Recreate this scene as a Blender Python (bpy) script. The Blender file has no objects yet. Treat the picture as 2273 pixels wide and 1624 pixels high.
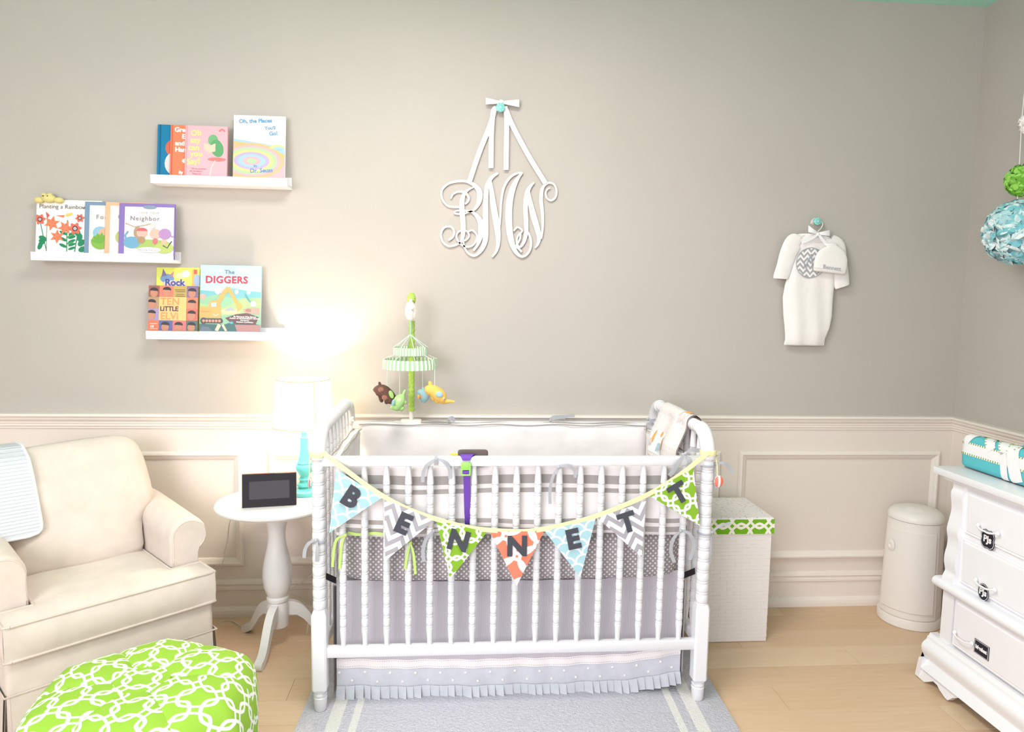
import bpy, bmesh, math, random
from mathutils import Vector, Matrix
random.seed(7)
sc = bpy.context.scene
C = sc.collection
PI = math.pi
# ------------------------------------------------------------------ camera
IW, IH, F = 2273.0, 1624.0, 1553.2176
EYE = Vector((0.0, -3.2667, 1.5107))
AR = Vector((0.99694058, -0.07638356, 0.01658428))     # camera right
AD = Vector((0.00901099, -0.09844558, -0.99510164))    # camera down
AF = Vector((0.07764205, 0.99220664, -0.0974561))      # camera forward
cam = bpy.data.cameras.new('camera')
cam.sensor_fit = 'HORIZONTAL'; cam.sensor_width = 36.0; cam.lens = F / IW * 36.0
cam.clip_start = 0.05
cam_o = bpy.data.objects.new('camera', cam); C.objects.link(cam_o)
cam_o.matrix_world = Matrix(((AR.x, -AD.x, -AF.x, EYE.x), (AR.y, -AD.y, -AF.y, EYE.y), (AR.z, -AD.z, -AF.z, EYE.z), (0, 0, 0, 1)))
sc.camera = cam_o
# ------------------------------------------------------------------ world, lights, exposure
sc.view_settings.view_transform = 'Standard'
sc.view_settings.look = 'None'
sc.view_settings.gamma = 1.0
sc.view_settings.use_curve_mapping = False
sc.view_settings.exposure = 0.46
w = bpy.data.worlds.new('daylight'); sc.world = w; w.use_nodes = True
w.node_tree.nodes['Background'].inputs[0].default_value = (1.0, 0.915, 0.985, 1)
w.node_tree.nodes['Background'].inputs[1].default_value = 0.80
def area(name, loc, target, sx, sy, power, col):
    l = bpy.data.lights.new(name, 'AREA'); l.shape = 'RECTANGLE'; l.size = sx; l.size_y = sy
    l.energy = power; l.color = col
    o = bpy.data.objects.new(name, l); C.objects.link(o); o.location = loc
    o.rotation_euler = (Vector(target) - Vector(loc)).to_track_quat('-Z', 'Y').to_euler()
    return o
# the tall windows behind the photographer
area('window_light', (-1.9, -4.7, 1.9), (0.9, -0.4, 0.9), 2.2, 1.9, 92, (0.97, 0.92, 1.0))
# flush ceiling fitting over the middle of the room
area('ceiling_light', (-0.1, -1.6, 2.88), (-0.1, -1.6, 0.0), 0.8, 0.8, 38, (1.0, 0.90, 0.90))

# ------------------------------------------------------------------ pixel -> place helpers (ray meets a known plane)
def ray(u, v): return AR * ((u - IW / 2) / F) + AD * ((v - IH / 2) / F) + AF
def onY(u, v, y): d = ray(u, v); return EYE + d * ((y - EYE.y) / d.y)
def onZ(u, v, z): d = ray(u, v); return EYE + d * ((z - EYE.z) / d.z)
def onX(u, v, x): d = ray(u, v); return EYE + d * ((x - EYE.x) / d.x)

# ------------------------------------------------------------------ mesh builder
class MB:
    def __init__(s): s.v = []; s.f = []; s.m = []; s.uv = []
    def vert(s, p, uv=(0, 0)):
        s.v.append((p[0], p[1], p[2])); s.uv.append(uv); return len(s.v) - 1
    def face(s, idx, m=0): s.f.append(tuple(idx)); s.m.append(m)
    def add(s, verts, faces, m=0, uvs=None):
        b = len(s.v)
        for i, p in enumerate(verts): s.vert(p, uvs[i] if uvs else (p[0], p[2]))
        for f in faces: s.face([b + i for i in f], m)
        return s
    def box(s, lo, hi, m=0):
        x0, y0, z0 = lo; x1, y1, z1 = hi
        return s.add([(x0, y0, z0), (x1, y0, z0), (x1, y1, z0), (x0, y1, z0), (x0, y0, z1), (x1, y0, z1), (x1, y1, z1), (x0, y1, z1)],
              [(3, 2, 1, 0), (4, 5, 6, 7), (0, 1, 5, 4), (1, 2, 6, 5), (2, 3, 7, 6), (3, 0, 4, 7)], m)
    def rbox(s, lo, hi, r=0.004, seg=2, m=0):
        bm = bmesh.new(); bmesh.ops.create_cube(bm, size=1)
        c = [(a + b) / 2 for a, b in zip(lo, hi)]; d = [b - a for a, b in zip(lo, hi)]
        for q in bm.verts: q.co = Vector((c[0] + q.co.x * d[0], c[1] + q.co.y * d[1], c[2] + q.co.z * d[2]))
        bmesh.ops.bevel(bm, geom=list(bm.edges), offset=min(r, min(d) * .49), segments=seg, profile=.5, affect='EDGES')
        return s.from_bm(bm, m)
    def from_bm(s, bm, m=0):
        bm.verts.ensure_lookup_table(); bm.verts.index_update()
        s.add([q.co[:] for q in bm.verts], [[q.index for q in f.verts] for f in bm.faces], m); bm.free(); return s
    def grid(s, fn, nu, nv, m=0, wrap_u=False, flip=False):
        """fn(u,v in 0..1) -> (point, uv)"""
        b = len(s.v)
        for j in range(nv + 1):
            for i in range(nu + 1):
                r = fn(i / nu, j / nv)
                if isinstance(r, tuple) and len(r) == 2: s.vert(r[0], r[1])
                else: s.vert(r, (i / nu, j / nv))
        for j in range(nv):
            for i in range(nu):
                q = [b + j * (nu + 1) + i, b + j * (nu + 1) + i + 1, b + (j + 1) * (nu + 1) + i + 1, b + (j + 1) * (nu + 1) + i]
                s.face(q[::-1] if flip else q, m)
        return s
    def sweep(s, pts, rad, seg=12, m=0, cap=True, flat=1.0):
        """tube of varying radius along a polyline; parallel transport frames"""
        pts = [Vector(p) for p in pts]; n = len(pts)
        if not hasattr(rad, '__len__'): rad = [rad] * n
        T = []
        for i in range(n):
            a = pts[max(i - 1, 0)]; c = pts[min(i + 1, n - 1)]; d = c - a
            T.append(d.normalized() if d.length > 1e-9 else Vector((0, 0, 1)))
        up = Vector((0, 0, 1)) if abs(T[0].z) < .9 else Vector((1, 0, 0))
        N = (up - T[0] * up.dot(T[0])).normalized(); b = len(s.v); acc = 0
        for i in range(n):
            if i:
                N = (N - T[i] * N.dot(T[i])).normalized(); acc += (pts[i] - pts[i - 1]).length
            B = T[i].cross(N)
            for k in range(seg):
                a = 2 * PI * k / seg
                s.vert(pts[i] + (N * math.cos(a) * flat + B * math.sin(a)) * rad[i], (k / seg, acc))
        for i in range(n - 1):
            for k in range(seg):
                k2 = (k + 1) % seg
                s.face((b + i * seg + k, b + i * seg + k2, b + (i + 1) * seg + k2, b + (i + 1) * seg + k), m)
        if cap:
            s.face([b + k for k in range(seg)][::-1], m); s.face([b + (n - 1) * seg + k for k in range(seg)], m)
        return s
    def lathe(s, prof, seg=32, c=(0, 0, 0), m=0, sx=1.0, sy=1.0, cap=True):
        b = len(s.v); n = len(prof)
        for i, (r, z) in enumerate(prof):
            for k in range(seg):
                a = 2 * PI * k / seg
                s.vert((c[0] + r * math.cos(a) * sx, c[1] + r * math.sin(a) * sy, c[2] + z), (k / seg, z))
        for i in range(n - 1):
            for k in range(seg):
                k2 = (k + 1) % seg
                s.face((b + i * seg + k, b + i * seg + k2, b + (i + 1) * seg + k2, b + (i + 1) * seg + k), m)
        if cap:
            s.face([b + k for k in range(seg)][::-1], m); s.face([b + (n - 1) * seg + k for k in range(seg)], m)
        return s
    def prism(s, poly, fn, m=0, back=True):
        """poly: 2d points (ccw), fn(a,b,t) -> 3d for t=0 (back) / 1 (front)"""
        n = len(poly); b = len(s.v)
        for t in (0, 1):
            for p in poly: s.vert(fn(p[0], p[1], t), (p[0], p[1]))
        s.face([b + n + i for i in range(n)], m)
        if back: s.face([b + i for i in range(n)][::-1], m)
        for i in range(n):
            j = (i + 1) % n; s.face((b + i, b + j, b + n + j, b + n + i), m)
        return s
    def ball(s, c, r, m=0, nu=14, nv=8, rot=None):
        R_ = rot or Matrix.Identity(3); rr = r if hasattr(r, '__len__') else (r, r, r)
        def fn(u, v):
            a = 2 * PI * u; t = PI * (v - .5)
            return Vector(c) + R_ @ Vector((rr[0] * math.cos(t) * math.cos(a), rr[1] * math.cos(t) * math.sin(a), rr[2] * math.sin(t)))
        return s.grid(fn, nu, nv, m)
    def superbox(s, c, h, n=5.0, res=10, m=0, fn=None, uvs=1.0):
        """rounded puffy box"""
        for ax in range(3):
            for sg in (-1, 1):
                def g(u, v):
                    d = [0, 0, 0]; d[ax] = sg; d[(ax + 1) % 3] = (u * 2 - 1); d[(ax + 2) % 3] = (v * 2 - 1)
                    d[(ax + 1) % 3] = math.sin(d[(ax + 1) % 3] * PI / 2) if n < 4 else d[(ax + 1) % 3]
                    d[(ax + 2) % 3] = math.sin(d[(ax + 2) % 3] * PI / 2) if n < 4 else d[(ax + 2) % 3]
                    k = sum(abs(q) ** n for q in d) ** (-1 / n)
                    p = Vector((c[0] + d[0] * k * h[0], c[1] + d[1] * k * h[1], c[2] + d[2] * k * h[2]))
                    if fn: p = fn(p)
                    return p, ((p[0] + p[1]) * uvs, (p[2] if ax != 2 else p[1]) * uvs)
                s.grid(g, res, res, m, flip=(sg < 0))
        return s
    def ribbon(s, pts, width, wdir, m=0, thick=0.0012):
        """flat strip: pts centre line, wdir = width direction (vector or list)"""
        pts = [Vector(p) for p in pts]; n = len(pts)
        ws = width if hasattr(width, '__len__') else [width] * n
        wd = [Vector(q).normalized() for q in wdir] if isinstance(wdir, list) else [Vector(wdir).normalized()] * n
        b = len(s.v); acc = 0
        for i in range(n):
            t = (pts[min(i + 1, n - 1)] - pts[max(i - 1, 0)]).normalized(); nn = t.cross(wd[i]).normalized() * thick / 2
            if i: acc += (pts[i] - pts[i - 1]).length
            for a, c in ((-1, 1), (1, 1), (1, -1), (-1, -1)):
                s.vert(pts[i] + wd[i] * (a * ws[i] / 2) + nn * c, (a * .5, acc))
        for i in range(n - 1):
            for k in range(4):
                k2 = (k + 1) % 4
                s.face((b + i * 4 + k, b + i * 4 + k2, b + i * 4 + 4 + k2, b + i * 4 + 4 + k), m)
        s.face((b, b + 3, b + 2, b + 1), m); e = b + (n - 1) * 4; s.face((e, e + 1, e + 2, e + 3), m)
        return s
    def rows(s, rows, seg=24, n=2.4, m=0, fn=None):
        """soft body from horizontal slices: rows = (z, xl, xr, half_thickness, yc)"""
        b = len(s.v)
        for (z, xl, xr, t, yc) in rows:
            cx = (xl + xr) / 2; hw = (xr - xl) / 2
            for k in range(seg):
                a = 2 * PI * k / seg; ca, sa = math.cos(a), math.sin(a)
                x = cx + hw * math.copysign(abs(ca) ** (2 / n), ca); y = yc + t * math.copysign(abs(sa) ** (2 / n), sa)
                p = (x, y, z)
                s.vert(fn(p) if fn else p, (x, z))
        for i in range(len(rows) - 1):
            for k in range(seg):
                k2 = (k + 1) % seg; q = (b + i * seg + k, b + i * seg + k2, b + (i + 1) * seg + k2, b + (i + 1) * seg + k)
                s.face(q if rows[i + 1][0] > rows[i][0] else q[::-1], m)
        f0 = [b + k for k in range(seg)]; f1 = [b + (len(rows) - 1) * seg + k for k in range(seg)]
        if rows[-1][0] > rows[0][0]: s.face(f0[::-1], m); s.face(f1, m)
        else: s.face(f0, m); s.face(f1[::-1], m)
        return s
    def xform(s, fn): s.v = [tuple(fn(Vector(p))) for p in s.v]; return s
    def mesh(s, name, mats, smooth=False, auto=None):
        me = bpy.data.meshes.new(name); me.from_pydata(s.v, [], s.f)
        uvl = me.uv_layers.new(name='UVMap')
        vi = [0] * len(me.loops); me.loops.foreach_get('vertex_index', vi)
        flat = []
        for i in vi: flat.extend(s.uv[i])
        uvl.data.foreach_set('uv', flat)
        for q in (mats if isinstance(mats, (list, tuple)) else [mats]): me.materials.append(q)
        me.polygons.foreach_set('material_index', s.m)
        if smooth: me.polygons.foreach_set('use_smooth', [True] * len(s.f))
        me.update()
        if smooth and auto is not None: me.set_sharp_from_angle(angle=math.radians(auto))
        return me

def link(name, me, parent=None, loc=(0, 0, 0), rot=None):
    o = bpy.data.objects.new(name, me); C.objects.link(o); o.location = loc
    if rot is not None: o.rotation_euler = rot
    if parent: o.parent = parent
    return o
def obj(name, mb, mats, parent=None, smooth=False, auto=40, loc=(0, 0, 0), rot=None, label=None):
    o = link(name, mb.mesh(name, mats, smooth, auto), parent, loc, rot)
    if label: o['label'] = label
    return o
def tag(o, label, cat, group=None, kind=None):
    o['label'] = label; o['category'] = cat
    if group: o['group'] = group
    if kind: o['kind'] = kind
    return o
def thing(name, label, cat, loc=(0, 0, 0), rz=0.0, group=None):
    o = bpy.data.objects.new(name, None); C.objects.link(o); o.empty_display_size = .05
    o.location = loc; o.rotation_euler = (0, 0, rz)
    return tag(o, label, cat, group)
def struct(name, mb, m, parent=None, smooth=False, label=None, auto=35):
    o = obj(name, mb, m, parent, smooth, auto)
    if not parent: o['kind'] = 'structure'
    if label: o['label'] = label
    return o
def catmull(pts, k=6):
    P = [Vector(p) for p in pts]; out = []
    for i in range(len(P) - 1):
        p0, p1, p2, p3 = P[max(i - 1, 0)], P[i], P[i + 1], P[min(i + 2, len(P) - 1)]
        for j in range(k):
            t = j / k
            out.append(.5 * ((2 * p1) + (p2 - p0) * t + (2 * p0 - 5 * p1 + 4 * p2 - p3) * t * t + (3 * p1 - p0 - 3 * p2 + p3) * t ** 3))
    out.append(P[-1]); return out
def hsh(*a):
    x = math.sin(sum(q * k for q, k in zip(a, (12.9898, 78.233, 37.719, 4.581)))) * 43758.5453
    return x - math.floor(x)

# text -> mesh data (verts, faces), centred at origin in the XY plane
def text_geo(txt, size=1.0, bold=0.0, extrude=0.0, align='CENTER', space=1.0, shear=0.0):
    cu = bpy.data.curves.new('lettering', 'FONT'); cu.body = txt; cu.size = size; cu.offset = bold; cu.extrude = extrude
    cu.align_x = align; cu.align_y = 'CENTER'; cu.resolution_u = 3; cu.space_character = space; cu.shear = shear
    o = bpy.data.objects.new('lettering', cu)
    me = bpy.data.meshes.new_from_object(o)
    vs = [q.co[:] for q in me.vertices]; fs = [tuple(p.vertices) for p in me.polygons]
    bpy.data.objects.remove(o); bpy.data.curves.remove(cu); bpy.data.meshes.remove(me)
    return vs, fs
# ------------------------------------------------------------------ materials
def lin(c):
    r = []; g = .3 * c[0] + .55 * c[1] + .15 * c[2]; c = [g + (q - g) * .9 for q in c[:3]]
    for q in c[:3]:
        q = q / 255.0; r.append(q / 12.92 if q <= .04045 else ((q + .055) / 1.055) ** 2.4)
    return (r[0], r[1], r[2], 1.0)
class X:
    """tiny expression wrapper over shader math nodes"""
    nt = None
    def __init__(s, k): s.k = k
    @staticmethod
    def op(o, *a):
        n = X.nt.nodes.new('ShaderNodeMath'); n.operation = o
        for i, q in enumerate(a):
            if isinstance(q, X): X.nt.links.new(q.k, n.inputs[i])
            else: n.inputs[i].default_value = q
        return X(n.outputs[0])
    def __add__(s, o): return X.op('ADD', s, o)
    def __radd__(s, o): return X.op('ADD', o, s)
    def __sub__(s, o): return X.op('SUBTRACT', s, o)
    def __rsub__(s, o): return X.op('SUBTRACT', o, s)
    def __mul__(s, o): return X.op('MULTIPLY', s, o)
    def __rmul__(s, o): return X.op('MULTIPLY', o, s)
    def __truediv__(s, o): return X.op('DIVIDE', s, o)
    def abs(s): return X.op('ABSOLUTE', s)
    def fl(s): return X.op('FLOOR', s)
    def fr(s): return X.op('FRACT', s)
    def pw(s, e): return X.op('POWER', s, e)
    def lt(s, o): return X.op('LESS_THAN', s, o)
    def gt(s, o): return X.op('GREATER_THAN', s, o)
    def mn(s, o): return X.op('MINIMUM', s, o)
    def mx(s, o): return X.op('MAXIMUM', s, o)
    def md(s, o): return X.op('MODULO', s, o)
def hyp(x, y): return (x * x + y * y).pw(.5)
def coords(kind='UV'):
    tc = X.nt.nodes.new('ShaderNodeTexCoord'); sp = X.nt.nodes.new('ShaderNodeSeparateXYZ')
    X.nt.links.new(tc.outputs[kind], sp.inputs[0])
    return X(sp.outputs[0]), X(sp.outputs[1]), X(sp.outputs[2])
def noise(scale, detail=3, kind='Object', vec=None, rough=.5):
    n = X.nt.nodes.new('ShaderNodeTexNoise'); n.inputs['Scale'].default_value = scale; n.inputs['Detail'].default_value = detail
    n.inputs['Roughness'].default_value = rough
    if vec is not None: X.nt.links.new(vec, n.inputs['Vector'])
    else:
        tc = X.nt.nodes.new('ShaderNodeTexCoord'); X.nt.links.new(tc.outputs[kind], n.inputs['Vector'])
    return X(n.outputs[0])
def scaled(kind, sc3):
    tc = X.nt.nodes.new('ShaderNodeTexCoord'); mp = X.nt.nodes.new('ShaderNodeMapping'); mp.inputs['Scale'].default_value = sc3
    X.nt.links.new(tc.outputs[kind], mp.inputs[0]); return mp.outputs[0]
def base(name, col, rough=.6, metal=0.0, spec=.4):
    m = bpy.data.materials.new(name); m.use_nodes = True; X.nt = m.node_tree
    b = m.node_tree.nodes['Principled BSDF']
    b.inputs['Base Color'].default_value = lin(col); b.inputs['Roughness'].default_value = rough
    b.inputs['Metallic'].default_value = metal; b.inputs['Specular IOR Level'].default_value = spec
    return m, b
def mixcol(b, fac, c1, c2):
    n = X.nt.nodes.new('ShaderNodeMix'); n.data_type = 'RGBA'
    X.nt.links.new(fac.k, n.inputs[0])
    for i, c in ((6, c1), (7, c2)):
        if hasattr(c, 'links'): X.nt.links.new(c, n.inputs[i])
        else: n.inputs[i].default_value = lin(c)
    if b: X.nt.links.new(n.outputs[2], b.inputs['Base Color'])
    return n.outputs[2]
def bump(b, h, strength=.3, dist=.002):
    n = X.nt.nodes.new('ShaderNodeBump'); n.inputs['Strength'].default_value = strength; n.inputs['Distance'].default_value = dist
    X.nt.links.new(h.k, n.inputs['Height']); X.nt.links.new(n.outputs[0], b.inputs['Normal'])
def plain(name, col, rough=.6, nz=None, st=.25, dist=.002, var=0.0, metal=0.0, spec=.4):
    m, b = base(name, col, rough, metal, spec)
    if nz:
        h = noise(nz)
        bump(b, h, st, dist)
        if var:
            mixcol(b, h, tuple(q * (1 - var) for q in col), tuple(min(255, q * (1 + var)) for q in col))
    return m
def fabric(name, col, thread=1400, st=.22, rough=.9, var=.05):
    m, b = base(name, col, rough, spec=.2); b.inputs['Sheen Weight'].default_value = .15
    x, y, z = coords('Object')
    h = X.op('SINE', (x + y) * thread) * X.op('SINE', z * thread) + noise(60, 2) * 1.5 + noise(9, 3) * 20.0
    bump(b, h, st, .0009)
    mixcol(b, noise(14, 3), tuple(q * (1 - var) for q in col), tuple(min(255, q * (1 + var)) for q in col))
    return m
M = {}
def wood_paint(name, col, rough=.32): return plain(name, col, rough, 40, .06, .001)
M['white'] = wood_paint('white_paint', (240, 240, 244))
M['crib'] = wood_paint('crib_white_paint', (226, 226, 229), .28)
M['tablewhite'] = wood_paint('table_white_paint', (226, 223, 221), .3)
M['trim'] = plain('trim_cream_paint', (236, 226, 216), .4, 60, .05, .001)
M['wains'] = plain('wainscot_cream_paint', (230, 219, 208), .45, 90, .08, .001)
M['ceil'] = plain('mint_ceiling_paint', (174, 238, 216), .8, 120, .1, .001)
m, b = base('taupe_wall_paint', (187, 180, 172), .75, spec=.25)
bump(b, noise(260, 2), .12, .001); mixcol(b, noise(2.2, 4), (182, 176, 167), (190, 184, 175)); M['wall'] = m
# oak planks: one tone per board
m, b = base('oak_plank', (215, 184, 150), .38, spec=.4)
oi = X.nt.nodes.new('ShaderNodeObjectInfo')
vm = X.nt.nodes.new('ShaderNodeVectorMath'); vm.operation = 'ADD'
tc = X.nt.nodes.new('ShaderNodeTexCoord'); cmb = X.nt.nodes.new('ShaderNodeCombineXYZ')
X.nt.links.new(X.op('MULTIPLY', X(oi.outputs['Random']), 37.0).k, cmb.inputs[1]); X.nt.links.new(X.op('MULTIPLY', X(oi.outputs['Random']), 11.0).k, cmb.inputs[0])
X.nt.links.new(oi.outputs['Location'], vm.inputs[0])
geo = X.nt.nodes.new('ShaderNodeNewGeometry'); X.nt.links.new(geo.outputs['Position'], vm.inputs[0]); X.nt.links.new(cmb.outputs[0], vm.inputs[1])
mp = X.nt.nodes.new('ShaderNodeMapping'); mp.inputs['Scale'].default_value = (2.0, 26, 1); X.nt.links.new(vm.outputs[0], mp.inputs[0])
g = noise(2.4, 6, vec=mp.outputs[0], rough=.62)
c1 = mixcol(None, g, (206, 166, 126), (224, 192, 156)); c2 = mixcol(None, g, (218, 184, 146), (232, 204, 172))
mixcol(b, X(oi.outputs['Random']), c1, c2); bump(b, g, .06, .001); M['oak'] = m
M['subfloor'] = plain('dark_subfloor', (120, 92, 66), .8, 30, .2)
# patterns -----------------------------------------------------------
def links_pattern(name, c_bg, c_ln, cell, wdt=.075, rx=.62, kind='UV', ax=(0, 1), rot=0.0, soft=900, pn=1.5):
    m, b = base(name, c_bg, .85, spec=.2); q = coords(kind); x, y = q[ax[0]] / cell, q[ax[1]] / cell
    if rot:
        ca, sa = math.cos(rot), math.sin(rot); x, y = x * ca + y * sa, y * ca - x * sa
    X2 = ((x + 1000.5).fr() - .5).abs(); Y2 = ((y + 1000.5).fr() - .5).abs(); n = pn; d = None
    for ox, oy in ((0, 0), (1, 0), (0, 1)):
        f = (((X2 - ox).abs().pw(n) + (Y2 - oy).abs().pw(n)).pw(1 / n) - rx).abs()
        d = f if d is None else d.mn(f)
    mixcol(b, d.lt(wdt), c_bg, c_ln); bump(b, noise(soft, 2), .15, .0005); return m
def scallop_pattern(name, c_bg, c_ln, cell, wdt=.075):
    m, b = base(name, c_bg, .85, spec=.2); x, y, z = coords('UV'); x = x / cell + 1000; y = y / cell * 2 + 1000
    row = y.fl(); sh = (row * .5).fr(); X2 = ((x + sh).fr() - .5); Y2 = y.fr() * .5
    d = hyp(X2, Y2); X3 = ((x + sh + .5).fr() - .5); d2 = hyp(X3, Y2 + .5)
    mixcol(b, ((d - .47).abs().lt(wdt)).mx(((d2 - .9).abs().lt(.0)) * 1.0), c_bg, c_ln); return m
def chevron_pattern(name, c_bg, c_ln, wx, wy, duty=.5):
    m, b = base(name, c_bg, .85, spec=.2); x, y, z = coords('UV')
    zz = ((x / wx + 1000).fr() - .5).abs() * (wx / wy * 1.15)
    mixcol(b, ((y / wy + zz + 1000).fr()).lt(duty), c_bg, c_ln); return m
def dots_pattern(name, c_bg, c_ln, cell, r, kind='Object', ax=(0, 2), stagger=True):
    m, b = base(name, c_bg, .9, spec=.2); q = coords(kind); x = q[ax[0]] / cell + 1000; y = q[ax[1]] / cell + 1000
    d = hyp(x.fr() - .5, y.fr() - .5)
    if stagger: d = d.mn(hyp((x + .5).fr() - .5, (y + .5).fr() - .5))
    mixcol(b, d.lt(r), c_bg, c_ln); bump(b, noise(50, 3), .2, .002); return m
def stripe_pattern(name, c_bg, c_ln, per, duty=.5, kind='Object', ax=0, rough=.9):
    m, b = base(name, c_bg, rough, spec=.2); q = coords(kind)[ax]
    mixcol(b, ((q / per + 1000).fr()).lt(duty), c_bg, c_ln); return m
GRN, WHT = (132, 182, 40), (243, 243, 238)
M['links_pouf'] = links_pattern('green_link_print', (148, 196, 56), WHT, .083, .062, .62)
M['links_flag'] = links_pattern('green_link_flag_print', GRN, WHT, .058, .078, .62, rot=.35)
M['links_band'] = links_pattern('green_link_band_print', (112, 178, 22), (240, 236, 224), .082, .075, .62, kind='Object', ax=(0, 2))
M['scallop'] = scallop_pattern('aqua_scallop_print', (164, 206, 216), (228, 236, 242), .058, .065)
M['chevron'] = chevron_pattern('grey_chevron_print', (168, 165, 172), (240, 240, 243), .075, .046)
M['coral'] = links_pattern('coral_ring_print', (250, 128, 98), (245, 240, 240), .085, .075, .58, rot=.5, pn=2.0)
M['dots'] = dots_pattern('grey_polka_sheet', (162, 154, 156), (230, 225, 227), .0195, .19)
M['pin'] = stripe_pattern('grey_pinstripe_cotton', (178, 171, 178), (213, 208, 215), .0048, .5)
M['greyskirt'] = plain('pale_grey_cotton', (203, 205, 213), .9, 30, .35, .003, .05)
M['whitecotton'] = plain('white_cotton', (236, 231, 230), .9, 16, .35, .008, .02)
M['greycotton'] = plain('grey_cotton', (172, 165, 162), .9, 200, .2, .001, .03)
M['greyribbon'] = plain('grey_ribbon', (172, 175, 182), .6, 300, .1, .0005)
M['greypipe'] = plain('grey_piping', (168, 162, 158), .8, 300, .1, .0005)
M['limeribbon'] = plain('lime_ribbon', (190, 222, 110), .6, 300, .1, .0005)
M['yellowribbon'] = plain('pale_yellow_bias_tape', (238, 232, 172), .8, 300, .15, .0005)
M['felt'] = plain('charcoal_felt', (70, 72, 82), .95, 900, .5, .001, .18)
M['purple'] = plain('purple_webbing', (112, 66, 182), .7, 500, .35, .0006)
M['limeplastic'] = plain('lime_plastic', (150, 226, 96), .35)
M['darkplastic'] = plain('dark_brown_plastic', (92, 78, 76), .4)
M['yellowplastic'] = plain('yellow_plastic', (248, 214, 40), .4)
M['black'] = plain('black_gloss', (14, 14, 16), .12, spec=.6)
M['screen'] = plain('grey_screen_glass', (58, 58, 62), .08, spec=.6)
M['blackmatt'] = plain('black_strap', (28, 26, 28), .6)
M['cream'] = fabric('cream_upholstery', (217, 204, 193))
M['creampipe'] = fabric('cream_piping', (212, 198, 186))
m, b = base('white_quilting', (208, 211, 218), .9, spec=.2)
x, y, z = coords('UV')
h = (X.op('SINE', y * 270.0).abs().pw(.35)) * 1.0 + noise(60, 3) * .9 + noise(200, 2) * .35
bump(b, h, .6, .005); M['quilt'] = m
M['turq'] = plain('turquoise_paint', (92, 208, 208), .35, 30, .05, .001)
M['turqcloth'] = plain('turquoise_cotton', (86, 192, 200), .9, 250, .2, .001, .03)
M['whiteribbon'] = plain('white_satin_ribbon', (240, 238, 238), .45, 300, .05, .0005)
M['greendot'] = plain('olive_green_print', (122, 160, 40), .85)
M['plasticwhite'] = plain('warm_white_plastic', (232, 226, 218), .38, 150, .04, .0005)
M['mono'] = plain('monogram_white_wood', (240, 234, 228), .5, 30, .05, .001)
M['knit'] = plain('white_cotton_knit', (238, 234, 230), .95, 22, .4, .006, .015)
M['chalk'] = plain('chalkboard_black', (34, 32, 46), .7)
M['chalkwhite'] = plain('chalk_white', (246, 246, 248), .8)
M['greythread'] = plain('grey_thread', (168, 172, 178), .8)
M['rug'] = None
m, b = base('grey_rug_pile', (204, 202, 212), .97, spec=.1)
h = noise(240, 3) + noise(90, 2); bump(b, h, 1.0, .008); mixcol(b, noise(120, 2), (208, 206, 217), (228, 226, 236)); M['rug'] = m
m, b = base('ivory_rug_pile', (238, 236, 230), .97, spec=.1)
bump(b, noise(240, 3), 1.0, .008); M['rugwhite'] = m
m, b = base('woven_white_paper', (232, 226, 222), .75, spec=.3)
bump(b, noise(60, 3), .3, .002); M['weave'] = m
M['weavefleck'] = plain('grey_weave_gap', (112, 116, 120), .8)
M['minky'] = None
m, b = base('pale_grey_dimple_plush', (226, 219, 217), .97, spec=.1)
x, y, z = coords('UV'); d = hyp((x * 48 + 1000).fr() - .5, (y * 48 + 1000).fr() - .5)
bump(b, d.mn(.40), .55, .005); M['minky'] = m
M['cord'] = plain('white_cable', (222, 214, 204), .5)
M['lampshade'] = None
m = bpy.data.materials.new('lit_lamp_shade'); m.use_nodes = True; X.nt = m.node_tree
b = m.node_tree.nodes['Principled BSDF']; b.inputs['Base Color'].default_value = lin((250, 246, 238)); b.inputs['Roughness'].default_value = .9
tr = m.node_tree.nodes.new('ShaderNodeBsdfTranslucent'); tr.inputs[0].default_value = lin((255, 250, 240))
mx = m.node_tree.nodes.new('ShaderNodeMixShader'); mx.inputs[0].default_value = .55
X.nt.links.new(b.outputs[0], mx.inputs[1]); X.nt.links.new(tr.outputs[0], mx.inputs[2]); X.nt.links.new(mx.outputs[0], m.node_tree.nodes['Material Output'].inputs[0])
M['lampshade'] = m
m, b = base('glowing_bulb', (255, 240, 210), .5)
b.inputs['Emission Color'].default_value = lin((255, 226, 176)); b.inputs['Emission Strength'].default_value = 30; M['bulb'] = m
_flat = {}
def flat(c, rough=.55):
    k = tuple(int(q) for q in c)
    if k not in _flat: _flat[k] = plain('print_%d_%d_%d' % k, k, rough)
    return _flat[k]
# ================================================================== THE ROOM
XR, XL, HC, HR, YB = 2.4684, -3.0, 2.908, 0.96, -5.6
struct('wall_back', MB().box((XL - .1, 0, -.02), (XR + .1, .1, HC)), M['wall'])
struct('wall_right', MB().box((XR, YB, -.02), (XR + .1, 0, HC)), M['wall'])
struct('wall_left', MB().box((XL - .1, YB, -.02), (XL, 0, HC)), M['wall'])
struct('ceiling', MB().box((XL - .1, YB, HC), (XR + .1, .1, HC + .08)), M['ceil'])
fl = struct('floor', MB().box((XL - .1, YB, -.06), (XR + .1, .1, -.013)), M['subfloor'])
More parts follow.
